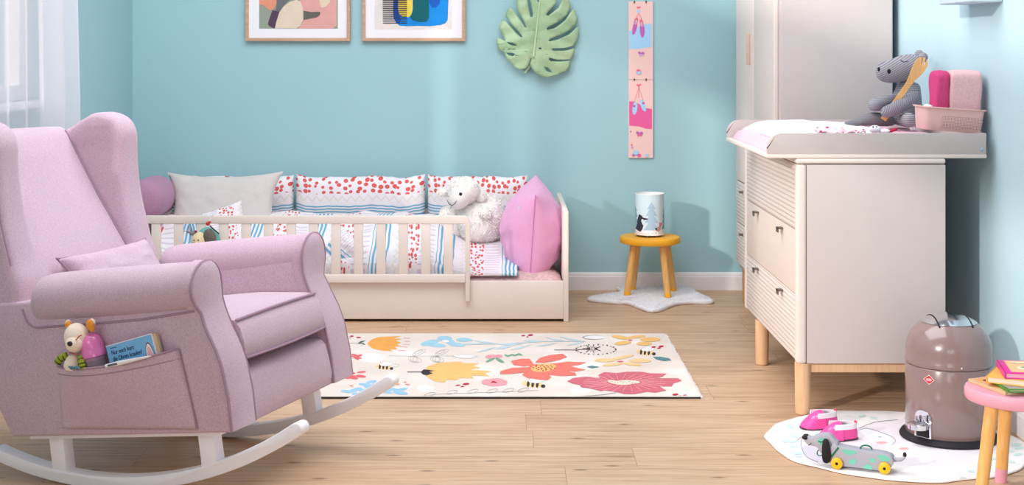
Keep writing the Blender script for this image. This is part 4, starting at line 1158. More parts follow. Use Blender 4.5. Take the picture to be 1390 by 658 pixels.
# wooden fork spatula
P = [(606,118),(604,150),(572,200),(520,248),(484,290),(446,345),(404,400),(340,500),(316,530),(284,508),(300,486),(380,372),(420,318),(458,262),(478,215),(497,165),(520,118),(540,93),(566,86),(562,108),(556,134),(563,137),(570,112),(576,89),(588,94),(586,112),(576,142),(583,145),(594,118),(600,104)]
m = MB(); n = len(P); a_ = [HP(x, y, -.112+.00003*(y-90)*0) for x, y in P]; b_ = [p+Vector((0,.005,0)) for p in a_]
loops = [[Vector((p.x, p.z, 0)) for p in a_]]; tri = tessellate_polygon(loops)
m.add(a_+b_, [tuple(t) for t in tri]+[tuple(n+i for i in reversed(t)) for t in tri]+[(i, n+i, n+(i+1) % n, (i+1) % n) for i in range(n)])
tag(m.build('wooden_spatula', woodmat('bamboo', (242,194,130), (226,170,104), 2, scale=9), smooth=False), 'light wooden slotted spatula held under the arm of the grey hippo', 'spatula')

# basket
g = NG('blush_perforated_plastic'); o_ = g.obj(); xyz = g.sep(o_)
def gridhole(a, b, p):
    fa = g.math('SUBTRACT', g.math('FRACT', g.math('DIVIDE', a, p)), .5); fb = g.math('SUBTRACT', g.math('FRACT', g.math('DIVIDE', b, p)), .5)
    d = g.math('ADD', g.math('MULTIPLY', fa, fa), g.math('MULTIPLY', fb, fb)); return g.math('LESS_THAN', d, .075)
reg = g.math('MULTIPLY', g.step(xyz[2], .008, .052), g.step(xyz[0], -.045, .102))
hole = g.math('MULTIPLY', gridhole(xyz[0], xyz[2], .0052), reg)
g.col(g.mix(hole, lin((236,194,188)), lin((150,108,104)))); g.set(Roughness=.5)
BK = g.m
bmx = Matrix.Translation((1.541, 4.955, .955)) @ Matrix.Rotation(math.radians(4.0), 4, 'Y')
bk = thing('storage_basket', 'blush pink perforated plastic basket on the changing top', 'basket', mx=bmx)
def rrect(w, d, r_, z, n=6):
    P = []
    for cx_, cy_, a0 in ((w/2-r_, d/2-r_, 0), (-w/2+r_, d/2-r_, 90), (-w/2+r_, -d/2+r_, 180), (w/2-r_, -d/2+r_, 270)):
        for k in range(n+1):
            a_ = math.radians(a0+90*k/n); P.append((cx_+r_*math.cos(a_), cy_+r_*math.sin(a_), z))
    return P
m = MB(); m.loft([rrect(.188,.135,.02,0), rrect(.192,.138,.02,.003), rrect(.206,.152,.022,.078), rrect(.202,.148,.022,.078), rrect(.188,.134,.02,.004)]); m.build('tub', BK, bk, ang=50)
m = MB(); m.loft([rrect(.206,.152,.022,.074), rrect(.218,.164,.024,.076), rrect(.218,.164,.024,.080), rrect(.203,.149,.022,.080)], caps=False); m.build('rim', plain('blush_plastic',(236,194,188),.5), bk, ang=50)
def towel(label, x0, x1, y0, y1, z0, z1, lean, rgb, name, seed):
    g = NG(name); o_ = g.obj(); n = g.noise(o_, 300, 3, .7)
    g.col(g.ramp(n, [(.35, lin(tuple(int(c*.9) for c in rgb))), (.62, lin(rgb))])); g.set(Roughness=1.0); g.put(g.b.inputs['Specular IOR Level'], .05); g.bump(n, .6, .004)
    m = MB(); rings = []
    for j in range(15):
        t = j/14; z = z0+(z1-z0)*t
        e = min(1, (1-t)/.09); s_ = .55+.45*math.sqrt(max(0, 1-(1-e)**2)) if e < 1 else 1
        R_ = rrect((x1-x0), (y1-y0)*s_, min(.014, (y1-y0)*s_*.45), z, 4)
        rings.append([((x0+x1)/2+p[0]*(1 - .04*(t > .9))+lean*t + .004*fnoise((p[0]*18+seed, p[1]*18, z*16)), (y0+y1)/2+p[1]+.004*fnoise((p[1]*22, p[0]*16+seed, z*20)), p[2]-.006*abs(p[0])/(x1-x0)*(t > .9)) for p in R_])
    m.loft(rings); return tag(m.build('folded_towel', g.m, sub=1, ang=80), label, 'towel', 'folded towels in the basket')
towel('dark pink folded towel standing in the basket, left of the light one', 1.482, 1.532, 4.91, 5.00, .962, 1.166, .006, (226,84,138), 'raspberry_terry', 1)
towel('light pink folded towel standing in the basket beside the wall', 1.530, 1.640, 4.905, 5.00, .962, 1.168, .010, (248,204,206), 'blush_terry', 5)
m = MB(); m.ell((1.466,4.94,1.030), (.022,.03,.016), 18, 12, fn=lambda d: 1+.15*fnoise(d*2)); tag(m.build('rolled_cloth', WCLOTH, ang=80), 'small white rolled cloth at the left end of the basket', 'cloth')

# ================================================================ BED
bx0, bx1 = -1.76, .306; bf = 6.485; bb = 7.30
bed = thing('toddler_bed', 'cream toddler bed with barred guard rail along the back wall', 'bed', ((bx0+bx1)/2, (bf+bb)/2, 0))
m = MB(); m.box((bx1-.023, bf, .0), (bx1, bb, .50)); m.build('end_panel', CREAM, bed, world=True, bevel=.004)
m = MB(); m.box((bx0, bf, .0), (bx0+.023, bb, .50)); m.build('end_panel', CREAM, bed, world=True, bevel=.004)
m = MB(); m.box((bx0+.023, bf+.006, .012), (bx1-.023, bf+.024, .184)); m.build('front_panel', CREAM, bed, world=True, bevel=.003)
m = MB(); m.box((bx0+.023, bb-.02, .012), (bx1-.023, bb, .42)); m.build('back_panel', CREAM, bed, world=True, bevel=.003)
m = MB(); m.box((bx0+.023, bf+.026, .05), (bx1-.023, bb-.02, .075)); m.build('bed_base', CREAM, bed, world=True, smooth=False)
gy0, gy1 = bf-.024, bf-.002; Ys = (gy0+gy1)/2
gz1, gzt, gzb1, gzb0 = .482, .446, .218, .181
gx1 = PX(638, 0, gy0).x; gxp = PX(631.5, 0, gy0).x; gx0 = bx0+.02; zp = PX(0, 409, gy0).z
m = MB()
arc = [(gx1-.03+.03*math.cos(math.radians(90-9*k)), gz1-.03+.03*math.sin(math.radians(90-9*k))) for k in range(11)]
m.prism([(gx0, gzt), (gx0, gz1)] + arc + [(gx1, zp), (gxp, zp), (gxp, gzt)], gy0, gy1)
m.box((gx0, gy0, gzb0), (gxp-.0005, gy1, gzb1)); m.box((gx0, gy0+.0005, zp), (gx0+.022, gy1-.0005, gzt+.005))
gr = m.build('guard_rail', CREAM, bed, world=True, bevel=.003)
uc = 608.5
while True:
    x = PX(uc, 0, gy0).x
    if x < gx0+.06: break
    m = MB(); m.box((x-.021, gy0+.003, gzb1-.002), (x+.021, gy1-.003, gzt+.002)); m.build('bar', CREAM, gr, world=True, bevel=.003, seg=2)
    uc -= 30.55
m = MB(); m.box((bx0+.03, bf+.03, .077), (bx1-.027, bb-.025, .172)); tag(m.build('mattress', plain('mattress_ticking',(236,232,236),.9,bump=.2), bevel=.02), 'white mattress inside the cream toddler bed', 'mattress')
FLEECE = fabric('rose_beige_fleece', (196,158,158), (224,192,188), scale=60, bump=.8)
m = MB()
fl_ = lambda u, v: Vector((bx0+.035+u*(bx1-bx0-.065), bf+.035+v*(bb-bf-.065), .174+.030*min(1, 12*v*(1-v)*1.0, 30*u*(1-u))**.5+.006*fnoise((u*26, v*10, 3))))
m.grid(fl_, 90, 40); m.grid(lambda u, v: Vector((bx0+.035+u*(bx1-bx0-.065), bf+.035+v*(bb-bf-.065), .1735)), 2, 2, flip=True)
tag(m.build('fleece_cover', FLEECE, ang=80, fix=False), 'dusty pink fleece cover over the toddler bed mattress', 'bed cover')

def printed(name, vert):
    """white cotton with rows of red dots, zigzag and blue stripes; vert: bands across V, else repeating bands across U"""
    g = NG(name); uv = g.uv(); s_ = g.sep(uv); U, V = s_[0], s_[1]
    white = lin((240,233,237)); RED_ = lin((222,98,92)); BLU = lin((108,174,206)); BEI = lin((232,218,206)); LIL = lin((222,206,220))
    vo = g.node('ShaderNodeTexVoronoi', voronoi_dimensions='2D'); vo.inputs['Randomness'].default_value = .7
    if vert:
        g.put(vo.inputs['Vector'], g.mapv(uv, (19, 13, 1))); vo.inputs['Scale'].default_value = 1
        dots = g.math('MULTIPLY', g.math('LESS_THAN', vo.outputs['Distance'], g.math('ADD', .22, g.math('MULTIPLY', g.sep(vo.outputs['Color'])[0], .17))), g.math('GREATER_THAN', V, .785))
        c = g.mix(dots, white, RED_)
        zz = g.math('PINGPONG', g.math('MULTIPLY', U, 15), .5)
        zline = g.math('LESS_THAN', g.math('ABSOLUTE', g.math('SUBTRACT', g.math('SUBTRACT', V, .685), g.math('MULTIPLY', zz, .14))), .011)
        c = g.mix(zline, c, BEI)
        st = g.math('MULTIPLY', g.math('GREATER_THAN', g.math('SINE', g.math('MULTIPLY', V, 2*PI/.036)), .1), g.step(V, .50, .635))
        c = g.mix(st, c, BLU)
        c = g.mix(g.math('MULTIPLY', g.math('LESS_THAN', V, .49), .9), c, LIL)
    else:
        ph = g.math('FRACT', U)
        s1 = g.math('MULTIPLY', g.math('GREATER_THAN', g.math('SINE', g.math('MULTIPLY', ph, 2*PI/.062)), .05), g.math('LESS_THAN', ph, .26))
        c = g.mix(s1, white, BLU)
        ll = g.math('MULTIPLY', g.math('GREATER_THAN', g.math('SINE', g.math('MULTIPLY', V, 2*PI/.05)), .55), g.step(ph, .30, .52))
        c = g.mix(ll, c, LIL)
        g.put(vo.inputs['Vector'], g.mapv(uv, (17, 16, 1))); vo.inputs['Scale'].default_value = 1
        dots = g.math('MULTIPLY', g.math('LESS_THAN', vo.outputs['Distance'], g.math('ADD', .2, g.math('MULTIPLY', g.sep(vo.outputs['Color'])[0], .18))), g.step(ph, .54, .78))
        c = g.mix(dots, c, RED_)
        zz = g.math('PINGPONG', g.math('MULTIPLY', V, 14), .5)
        zl = g.math('LESS_THAN', g.math('ABSOLUTE', g.math('SUBTRACT', g.math('SUBTRACT', ph, .84), g.math('MULTIPLY', zz, .12))), .012)
        c = g.mix(zl, c, BEI)
    g.col(c); g.set(Roughness=.9); g.put(g.b.inputs['Specular IOR Level'], .1); g.bump(g.noise(g.obj(), 300, 2), .12, .002)
    return g.m
BUMP = printed('printed_bumper_cotton', True); QUILT = printed('printed_quilt_cotton', False)
def bumper(x0, x1, seed, label):
    w = x1-x0; h = .385; y = 7.235
    mx_ = Matrix.Translation(((x0+x1)/2, y, .395)) @ Matrix(((1,0,0,0),(0,0,-1,0),(0,1,0,0),(0,0,0,1))) @ Matrix.Rotation(math.radians(-3), 4, 'X')
    m = MB(mx_)
    for side in (1, -1):
        def fn(u, v):
            a, b = 2*u-1, 2*v-1
            e = max(0, (1-a**8)*(1-b**8))
            z = .045*e**.45 + .007*fnoise((a*5+seed, b*1.2, side), 1.3)*e + .003*fnoise((a*16+seed, b*.8, side), 1)*e
            yy = b*h/2 + (.010*fnoise((a*2.3+seed, 0, 5), 1)+.004*fnoise((a*9+seed, 0, 2), 1))*(b > 0) + .010*abs(a)**8*(b > 0)
            return Vector((a*w/2, yy, side*z))
        m.grid(fn, 60, 26, uvf=lambda u, v: (u, v), flip=(side < 0))
    return tag(m.build('bumper_cushion', BUMP, ang=80, merge=True, fix=False), label, 'cushion', 'printed bumper cushions along the wall')
bumper(-1.66, -1.045, 1, 'dotted bumper cushion behind the plain grey pillow')
bumper(-1.033, -.383, 4, 'dotted and striped bumper cushion in full view above the bars, middle of three')
bumper(-.368, .135, 9, 'dotted bumper cushion behind the white sheep')
# grey pillow
GREYP = fabric('oatmeal_linen', (206,198,194), (222,214,210), scale=320, bump=.15)
mx_ = frame(PX(303, 274, 7.02)+Vector((0,0,-.02)), (1,0,.01), z=(0,-.93,.36))
m = MB(mx_); pillow(m, .575, .35, .13, Matrix.Identity(4), n=34, k=.17, wr=.006, seed=2, power=.5)
tag(m.build('grey_pillow', GREYP, ang=80, merge=True, fix=True), 'plain light grey rectangular pillow with pointed corners at bed left', 'pillow')
# bolster
MAUVE = fabric('mauve_jersey', (176,128,158), (192,146,172), scale=300, bump=.1)
c = PX(206, 268, 6.95); m = MB(frame(c, (1,0,0), z=(.15,-1,0)))
prof = [(.012,.205),(.055,.200),(.082,.188),(.095,.165),(.099,.13),(.1,0),(.099,-.10),(.09,-.13),(.05,-.145),(.01,-.147)]
m.lathe(prof[::-1], 40); tag(m.build('bolster', MAUVE, ang=80), 'mauve round bolster cushion at the left end of the bed', 'cushion')
# quilt
def sstep(t): t = max(0, min(1, t)); return t*t*(3-2*t)
def quilt_pt(u, v):
    x = -1.62+u*(1.70); d = v
    y = 6.522+.60*max(0, (v-.12)/.88)
    left = sstep((-.12-x)/.25)
    zf = .215+.045*left
    if v < .12: z = .196+(zf-.196)*(v/.12)
    else:
        t = (v-.12)/.88
        z = zf + (.085*sstep(t*1.1)+.075*left*sstep(t*1.6))
        z += left*(.022*fnoise((x*5, y*6, 1))+.012*fnoise((x*13, y*14, 2))) + .007*fnoise((x*9, y*8, 7))
    y += .010*fnoise((x*7, v*3, 5))*(1-left*.4)
    x += .010*fnoise((v*6, x*3, 8)) - .03*v*(1-left)*0
    return Vector((x, max(6.516, y), max(.2065, z) if v > .05 else .2045))
m = MB(); m.grid(quilt_pt, 200, 60, uvf=lambda u, v: ((.085-(-1.62+u*1.70))/.305, v*1.0))
tag(m.build('printed_quilt', QUILT, ang=80, fix=False, solid=.006), 'rumpled white quilt with blue stripes and red dots behind the guard rail', 'quilt')
# loose printed cushions on the quilt
def printpillow(c, w, h, t, nrm, roll, label, uvs, seed):
    mx_ = frame(c, (math.cos(roll), 0, math.sin(roll)), z=nrm)
    m = MB(mx_); pillow(m, w, h, t, Matrix.Identity(4), n=26, k=.08, wr=.010, seed=seed, uvs=uvs)
    return tag(m.build('printed_cushion', QUILT, ang=80, merge=True, fix=True), label, 'cushion', 'small printed cushions lying on the quilt')
printpillow(PX(298, 318, 6.74)+Vector((0,0,.0)), .27, .27, .09, (0,-.85,.5), .32, 'small printed cushion leaning on the grey pillow', (.9,.9), 3)
printpillow(PX(463, 338, 6.66)+Vector((0,0,-.008)), .18, .15, .08, (.1,-.8,.6), .9, 'small blue striped cushion seen through the bars left of the middle', (.45,.6), 6)

# pink square cushion on its corner by the end panel
PINKC = fabric('candy_pink_cotton', (226,160,204), (238,178,216), scale=300, bump=.08, sheen=.25)
mx_ = frame((.150, 6.80, .372), (.03,.985,.13), z=(1,.0,-.06))
pk = thing('pink_cushion', 'plump pink square cushion standing against the bed end panel', 'cushion', mx=mx_)
m = MB(); pillow(m, .43, .45, .31, Matrix.Identity(4), n=40, k=.04, wr=.008, seed=12, power=.54, q=2); pc_ = m.build('cover', PINKC, pk, ang=80, merge=True, fix=True)
m = MB(); pts = [(-.43/2*(1-.04*(1-(t/10)**2)) , .225*t/10, 0) for t in range(-10, 11)]; m.tube(pts, .0022, 6); m.build('seam', plain('pink_seam',(206,130,184),.8), pc_)
m = MB(); m.box((-.150,.112,-.075), (-.122,.146,-.070)); m.build('fabric_label', plain('mint_label',(176,228,226),.7), pc_)

# ================================================================ PLUSH SHEEP
g = NG('white_plush_fleece'); o_ = g.obj(); n = g.noise(o_, 70, 4, .65)
g.col(g.ramp(n, [(.3, lin((244,238,232))), (.6, lin((253,250,246)))])); g.set(Roughness=1.0); g.put(g.b.inputs['Specular IOR Level'], .05); g.put(g.b.inputs['Sheen Weight'], .3); g.bump(n, .2, .006)
SHEEP = g.m; FACE = fabric('sheep_face_plush', (240,234,230), (248,244,240), scale=200, bump=.15)
SY = 6.99
def SP(x, y, off=0.0): return PX(570+x/4.114, 230+y/4.114, SY+off)
ss = SY/F/4.114
b0 = SP(300, 400); b0.z = .30
sh = thing('plush_sheep', 'white fluffy plush sheep sitting on the quilt', 'soft toy', tuple(b0))
fz = lambda d: 1+.045*fnoise(d*4)+.03*fnoise(d*9)
def furball(c, r, count, name, mat, parent, L=.012, rot=None):
    m = MB(); m.ell(c, r, 36, 22, fn=fz, rot=rot)
    def sf():
        d = Vector((random.gauss(0,1), random.gauss(0,1), random.gauss(0,1))).normalized()
        p = Vector((d.x*r[0], d.y*r[1], d.z*r[2]))*fz(d); nn = Vector((d.x/r[0], d.y/r[1], d.z/r[2])).normalized()
        if rot: p = rot @ p; nn = rot @ nn
        return Vector(c)+p*.985, nn
    fur(m, sf, count, L, .0028, droop=.4, jitter=1.0)
    return m.build(name, mat, parent, world=True, ang=80, fix=False)
random.seed(5)
sb = furball(SP(330,275,.02), (152*ss, .125, 148*ss), 5000, 'body', SHEEP, sh)
furball(SP(180,300,.02), (80*ss, .09, 110*ss), 1500, 'leg', SHEEP, sh)
hd_ = furball(SP(245,115,-.07), (86*ss, .078, 74*ss), 2500, 'head', SHEEP, sh, .009)
rot = Matrix.Rotation(.65, 3, 'Y')
m = MB(); m.ell(SP(222,150,-.105), (62*ss, .062, 78*ss), 30, 20, rot=rot); fc = m.build('face', FACE, hd_, world=True)
m = MB(); m.ell(SP(227,137,-.166), (9*ss,.003,9*ss), 14, 10); m.build('eye', BLACK, fc, world=True)
m = MB(); m.tube(smoothpoly([SP(152,172,-.135), SP(162,190,-.152), SP(178,199,-.158), SP(195,190,-.162), SP(203,176,-.165)], 4, False), .0014, 6)
m.tube([SP(178,199,-.158), SP(168,222,-.138)], .0010, 6); m.tube([SP(150,150,-.138), SP(162,148,-.150)], .0012, 6); m.build('mouth', BLACK, fc, world=True)
furball(SP(338,148,-.06), (32*ss,.024,38*ss), 500, 'ear', SHEEP, hd_, .008, Matrix.Rotation(-.5, 3, 'Y'))
furball(SP(126,128,-.03), (30*ss,.024,22*ss), 300, 'ear', SHEEP, hd_, .008)
furball(SP(362,240,-.09), (40*ss,.04,30*ss), 600, 'arm', SHEEP, sh, .009, Matrix.Rotation(.6, 3, 'Y'))
m = MB(); c = SP(462,325,-.09); m.add([c+Vector((-.004,0,.010)), c+Vector((.004,0,.012)), c+Vector((.006,0,-.008)), c+Vector((-.003,0,-.012))], [(0,1,2,3)]); m.build('fabric_label', WCLOTH, sh, world=True, fix=False, solid=.001)

# ================================================================ HANGING TOY ON THE GUARD RAIL
TY = 6.42
def TP(x, y, off=0.0): return PX(210+x/4.7, 235+y/4.7, TY+off)
ts = TY/F/4.7
ht = thing('hanging_toy', 'small fabric hedgehog toy hung from the guard rail by a red clip', 'soft toy', tuple(TP(320, 460)))
m = MB(); a, b = TP(352,262,.012), TP(340,325,.012); top = Vector((a.x, gy1+.004, gz1+.004)); 
m.tube([Vector((a.x-.002, gy1+.003, gz1-.02)), top, Vector((a.x, gy0-.004, gz1+.004)), Vector((b.x, gy0-.006, b.z))], .0055, 8, flat=.4); m.build('strap', plain('white_webbing',(240,236,234),.8), ht, world=True)
m = MB(); m.ell(TP(340,322,.0), (13*ts,.010,13*ts), 14, 10); m.ell(TP(350,312,.0), (8*ts,.008,8*ts), 10, 8); m.build('clip', plain('red_clip',(206,52,48),.4), ht, world=True)
m = MB(); m.tube(smoothpoly([TP(352,335,-.01), TP(380,360,-.02), TP(412,388,-.02)], 5, False), 4*ts, 8); m.build('cord', plain('dark_cord',(60,48,58),.8), ht, world=True)
m = MB(); m.ell(TP(345,425,.0), (72*ts,.035,84*ts), 26, 16, rot=Matrix.Rotation(-.5, 3, 'Y')); m.build('hood', fabric('teal_plush', (96,164,156), (122,184,174), scale=90), ht, world=True)
m = MB(); m.ell(TP(292,440,-.015), (62*ts,.040,66*ts), 26, 16); fc = m.build('face', fabric('sand_plush', (226,202,160), (236,216,178), scale=120), ht, world=True)
m = MB(); m.ell(TP(352,412,-.035), (40*ts,.022,58*ts), 20, 14, rot=Matrix.Rotation(-.3, 3, 'Y')); m.build('ear', fabric('brown_plush', (98,88,84), (120,108,102), scale=100), ht, world=True)
m = MB()
for x, y, r_ in ((250,428,4),(278,427,4)): m.ell(TP(x, y, -.055), (r_*ts, .002, r_*ts), 10, 8)
m.build('eye', BLACK, fc, world=True)
m = MB(); m.ell(TP(272,455,-.05), (22*ts,.014,16*ts), 14, 10); m.build('muzzle', WCLOTH, fc, world=True)
m = MB(); m.tube(smoothpoly([TP(190,368,-.005), TP(215,375,-.01), TP(240,382,-.01), TP(262,372,-.01)], 4, False), [2*ts]*3+[6*ts]*3+[13*ts]*3+[14*ts]*3+[8*ts], 10); m.build('bird_charm', fabric('grey_felt', (130,126,134), (150,146,152), scale=120), ht, world=True)
m = MB(); m.ell(TP(262,372,-.014), (9*ts,.008,8*ts), 12, 8); m.build('bird_head', plain('maroon_felt',(120,58,66),.9), ht, world=True)
# ================================================================ ROCKING CHAIR (x forward, y to the sitter's left, z up)
CC = Vector((-1.0, 4.32, 0)); CHD = math.radians(-20.5)
CM = Matrix.Translation(CC) @ Matrix.Rotation(CHD, 4, 'Z')
def CP(u, v, yl):
    """chair coordinates of a photo point lying on the chair plane y = yl"""
    d = Vector(((u-CX)/F, 1.0, -(v-CY)/F)); ly = Vector((-math.sin(CHD), math.cos(CHD), 0))
    t = (CC.dot(ly)+yl - 0)/d.dot(ly)
    return CM.inverted() @ (Vector((0,0,H))+d*t)
FELT = fabric('pink_wool_felt', (182,152,169), (224,198,211), scale=300, mixlo=.25, mixhi=.75, bump=.2, sheen=.2)
PIPE = plain('plum_piping', (168,138,156), .9, var=.06, vscale=120)
ch = thing('rocking_chair', 'pink felt wing rocking chair with white rockers', 'armchair', mx=CM)
FRONT = [(.205,.434),(.30,.422),(.385,.402),(.43,.384),(.48,.355),(.52,.336),(.55,.326),(.60,.321),(.70,.320)]
xf = lambda z: interp([(a, b) for a, b in FRONT], z)
TILT = math.radians(6.6)
YI, YO = .235, .358
# arms: side slab + roll
REAR = [(.134,-.285),(.233,-.345),(.45,-.44),(.60,-.50)]
xr = lambda z: interp(REAR, z)
def bottomz(x): return .134+(x+.285)*(.214-.134)/(.434+.285)
for s in (-1, 1):
    zl = [bottomz(.43), .24,.27,.30,.34,.38,.42,.46,.50,.54,.588]
    P = [(xf(z), z) for z in zl] + [(-.215,.525),(-.44,.50),(-.44,.45),(-.345,.233),(-.285,.134)]
    m = MB(); m.prism(P, s*YI, s*YO, 'y')
    # roll
    rings = []; n = 28
    for k in range(15):
        t = k/14; x0 = -.238 + t*(.322+.238)
        zc = .522+(.592-.522)*t
        e = math.sqrt(max(0, 1-(1-min(1, (x0+.2381)/.06))**2)) if x0 < -.178 else 1
        e = max(.05, e); fat = 1+.04*math.sin(t*PI)
        rings.append([(x0+.0*t, s*(.311+.0755*fat*e*math.cos(2*PI*i/n)), zc+.069*fat*e*math.sin(2*PI*i/n)) for i in range(n)])
    arm = None
    m2 = MB(); m2.loft(rings)
    arm = m.build('arm', FELT, ch, bevel=.010, seg=3, ang=45)
    m2.build('arm_roll', FELT, arm, ang=60)
    # front facing: outline keyhole, bulging slightly in front of the slab
    out = [(s*(YI-.001), bottomz(.43)+.004), (s*(YI-.001), .50), (s*(YI-.002), .55)]
    for k in range(13):
        a_ = math.radians(180-k*(180+38)/12); out.append((s*(.310+.0775*math.cos(a_)), .592+.0695*math.sin(a_)))
    out += [(s*.353, .525), (s*(YO+.001), .495), (s*(YO+.001), bottomz(.43)+.004)]
    dense = []
    for p, q in zip(out, out[1:]):
        L = math.hypot(q[0]-p[0], q[1]-p[1]); k = max(1, int(L/.02))
        dense += [(p[0]+(q[0]-p[0])*i/k, p[1]+(q[1]-p[1])*i/k) for i in range(k)]
    dense.append(out[-1])
    edge = [Vector((xf(z)+.003, y, z)) for y, z in dense]
    m = MB(); cx_ = [Vector((xf(z)+.008, s*.300+(y-s*.300)*.86, z)) for y, z in dense]; back = [Vector((xf(z)-.03, y*1.0, z)) for y, z in dense]
    mid = [Vector((xf(z)+.009, s*.297+(y-s*.297)*.02, z)) for y, z in dense]
    m.loft([back, edge, cx_], caps=False); m.add(cx_, [tuple(t) for t in tessellate_polygon([[Vector((p.y, p.z, 0)) for p in cx_]])]); m.build('arm_facing', FELT, arm, ang=80, merge=True)
    m = MB(); m.tube(edge, .0042, 6); m.build('piping', PIPE, arm)
    # seam under the roll on the outside
    pts = [Vector((x, s*(YO+.001), interp([(-.20,.452),(-.05,.470),(.15,.498),(.32,.532)], x))) for x in [-.20+.52*k/12 for k in range(13)]]
    pts = [Vector((-.245, s*(YO+.0015), .50)), Vector((-.228, s*(YO+.0015), .466))]+pts
    m = MB(); m.tube(smoothpoly(pts, 3, False), .0032, 6); m.build('piping', PIPE, arm)
# wings
WING = [(-.245,.475),(-.262,.565),(-.285,.62),(-.302,.676),(-.322,.75),(-.334,.82),(-.340,.90),(-.342,.962),(-.366,1.005),(-.405,1.024),(-.455,1.026),(-.50,1.003),(-.56,.968),(-.635,.945),(-.585,.80),(-.51,.58),(-.44,.46),(-.30,.45)]
wing_outer = []
for s in (-1, 1):
    m = MB()
    P = [tuple(p) for p in smoothpoly(WING[:14], 3, False)]+WING[14:]
    n = len(P)
    def inner(x, z):     # inner face leans in towards the backrest seam
        xs = interp([(.40,-.20),(.60,-.31),(.76,-.42),(.895,-.50),(.975,-.535)], z)
        t = max(0, min(1, (x-xs)/.17)); return .222+.020*t
    A = [Vector((x, s*inner(x, z), z)) for x, z in P]; B = [Vector((x, s*(.352 if x > -.5 else .335), z)) for x, z in P]
    fs = [tuple(t) for t in tessellate_polygon([[Vector((p[0], p[1], 0)) for p in P]])]
    # bevelled rim rings for a padded look
    def inset(P, d):
        Q = []
        for i in range(n):
            a, b, c = Vector(P[i-1]), Vector(P[i]), Vector(P[(i+1) % n])
            t = (c-a).normalized(); nn = Vector((t.y, -t.x)); Q.append(b+nn*d)
        return Q
    area = sum(P[i][0]*P[(i+1) % n][1]-P[(i+1) % n][0]*P[i][1] for i in range(n))
    sg = -1 if area > 0 else 1
    R_ = []
    for d, f in ((.040,0),(.018,.02),(.006,.10),(0,.25),(0,.75),(.006,.90),(.018,.98),(.040,1)):
        Q = inset(P, sg*d*1.0)
        R_.append([Vector((q.x, s*(inner(p[0], p[1])*(1-f)+(.352 if p[0] > -.5 else .338)*f), q.y)) for q, p in zip(Q, P)])
    m.loft(R_, caps=False)
    for ring in (R_[0], R_[-1]): m.add(ring, [tuple(t) for t in tessellate_polygon([[Vector((p.x, p.z, 0)) for p in ring]])])
    w = m.build('wing', FELT, ch, ang=70, merge=True)
    pts = [Vector((x-.004, s*.354, z)) for x, z in WING[2:12]]
    if s < 0:
        m = MB(); m.tube(smoothpoly(pts, 3, False), .0030, 6); m.build('piping', PIPE, w)
# backrest
BACK = [(-.19,.40),(-.245,.50),(-.305,.597),(-.362,.68),(-.418,.76),(-.462,.83),(-.502,.895),(-.532,.948),(-.548,.970),(-.575,.980),(-.61,.974),(-.64,.945),(-.60,.80),(-.52,.55),(-.44,.36),(-.345,.215),(-.285,.136),(-.20,.146)]
m = MB(); rings = []
for k in range(11):
    y = -.236+.472*k/10; b = 1-(2*k/10-1)**2
    rings.append([(x+(.016*b if i < 8 else 0), y, z+(.006*b if 7 <= i <= 11 else 0)) for i, (x, z) in enumerate(BACK)])
m.loft(rings); m.build('backrest', FELT, ch, ang=60)
for s in (-1, 1):
    m = MB(); m.tube(smoothpoly([Vector((x+.003, s*.224, z)) for x, z in BACK[1:9]], 3, False), .0028, 6); m.build('piping', PIPE, ch)
# apron under the cushion and seat deck
m = MB(); P = [(.395,.352),(.412,.335),(.424,.29),(.432,.25),(.430,bottomz(.43)),(-.20,.15),(-.20,.34)]
m.prism(P, -YI+.001, YI-.001); m.build('apron', FELT, ch, bevel=.008, ang=45)
for s in (-1, 1):
    m = MB(); m.tube([Vector((xf(z)+.004, s*(YI-.002), z)) for z in (.222,.26,.30,.34,.37)], .003, 6); m.build('piping', PIPE, ch)
# seat cushion
m = MB(); rings = []
def cush(y, grow=0):
    b = 1-(y/.234)**2
    return [(.392+.010*b, y, .378),(.404+.012*b, y, .392),(.398+.014*b, y, .43),(.384+.012*b, y, .468),(.368+.008*b, y, .486+.006*b),(.34, y, .490+.012*b),(.20, y, .482+.018*b),(.0, y, .456+.016*b),(-.22, y, .424),(-.23, y, .33),(.0, y, .345),(.25, y, .366)]
for k in range(13): rings.append(cush(-.232+.464*k/12))
m.loft(rings); cu = m.build('seat_cushion', FELT, ch, ang=55)
m = MB()
m.tube([Vector(cush(-.232+.464*k/24)[4])+Vector((.004,0,.002)) for k in range(25)], .0038, 6); m.build('piping', PIPE, cu)
m = MB(); m.tube([Vector(cush(-.232+.464*k/24)[1])+Vector((.002,0,-.004)) for k in range(25)], .0038, 6)
m.build('piping', PIPE, cu)
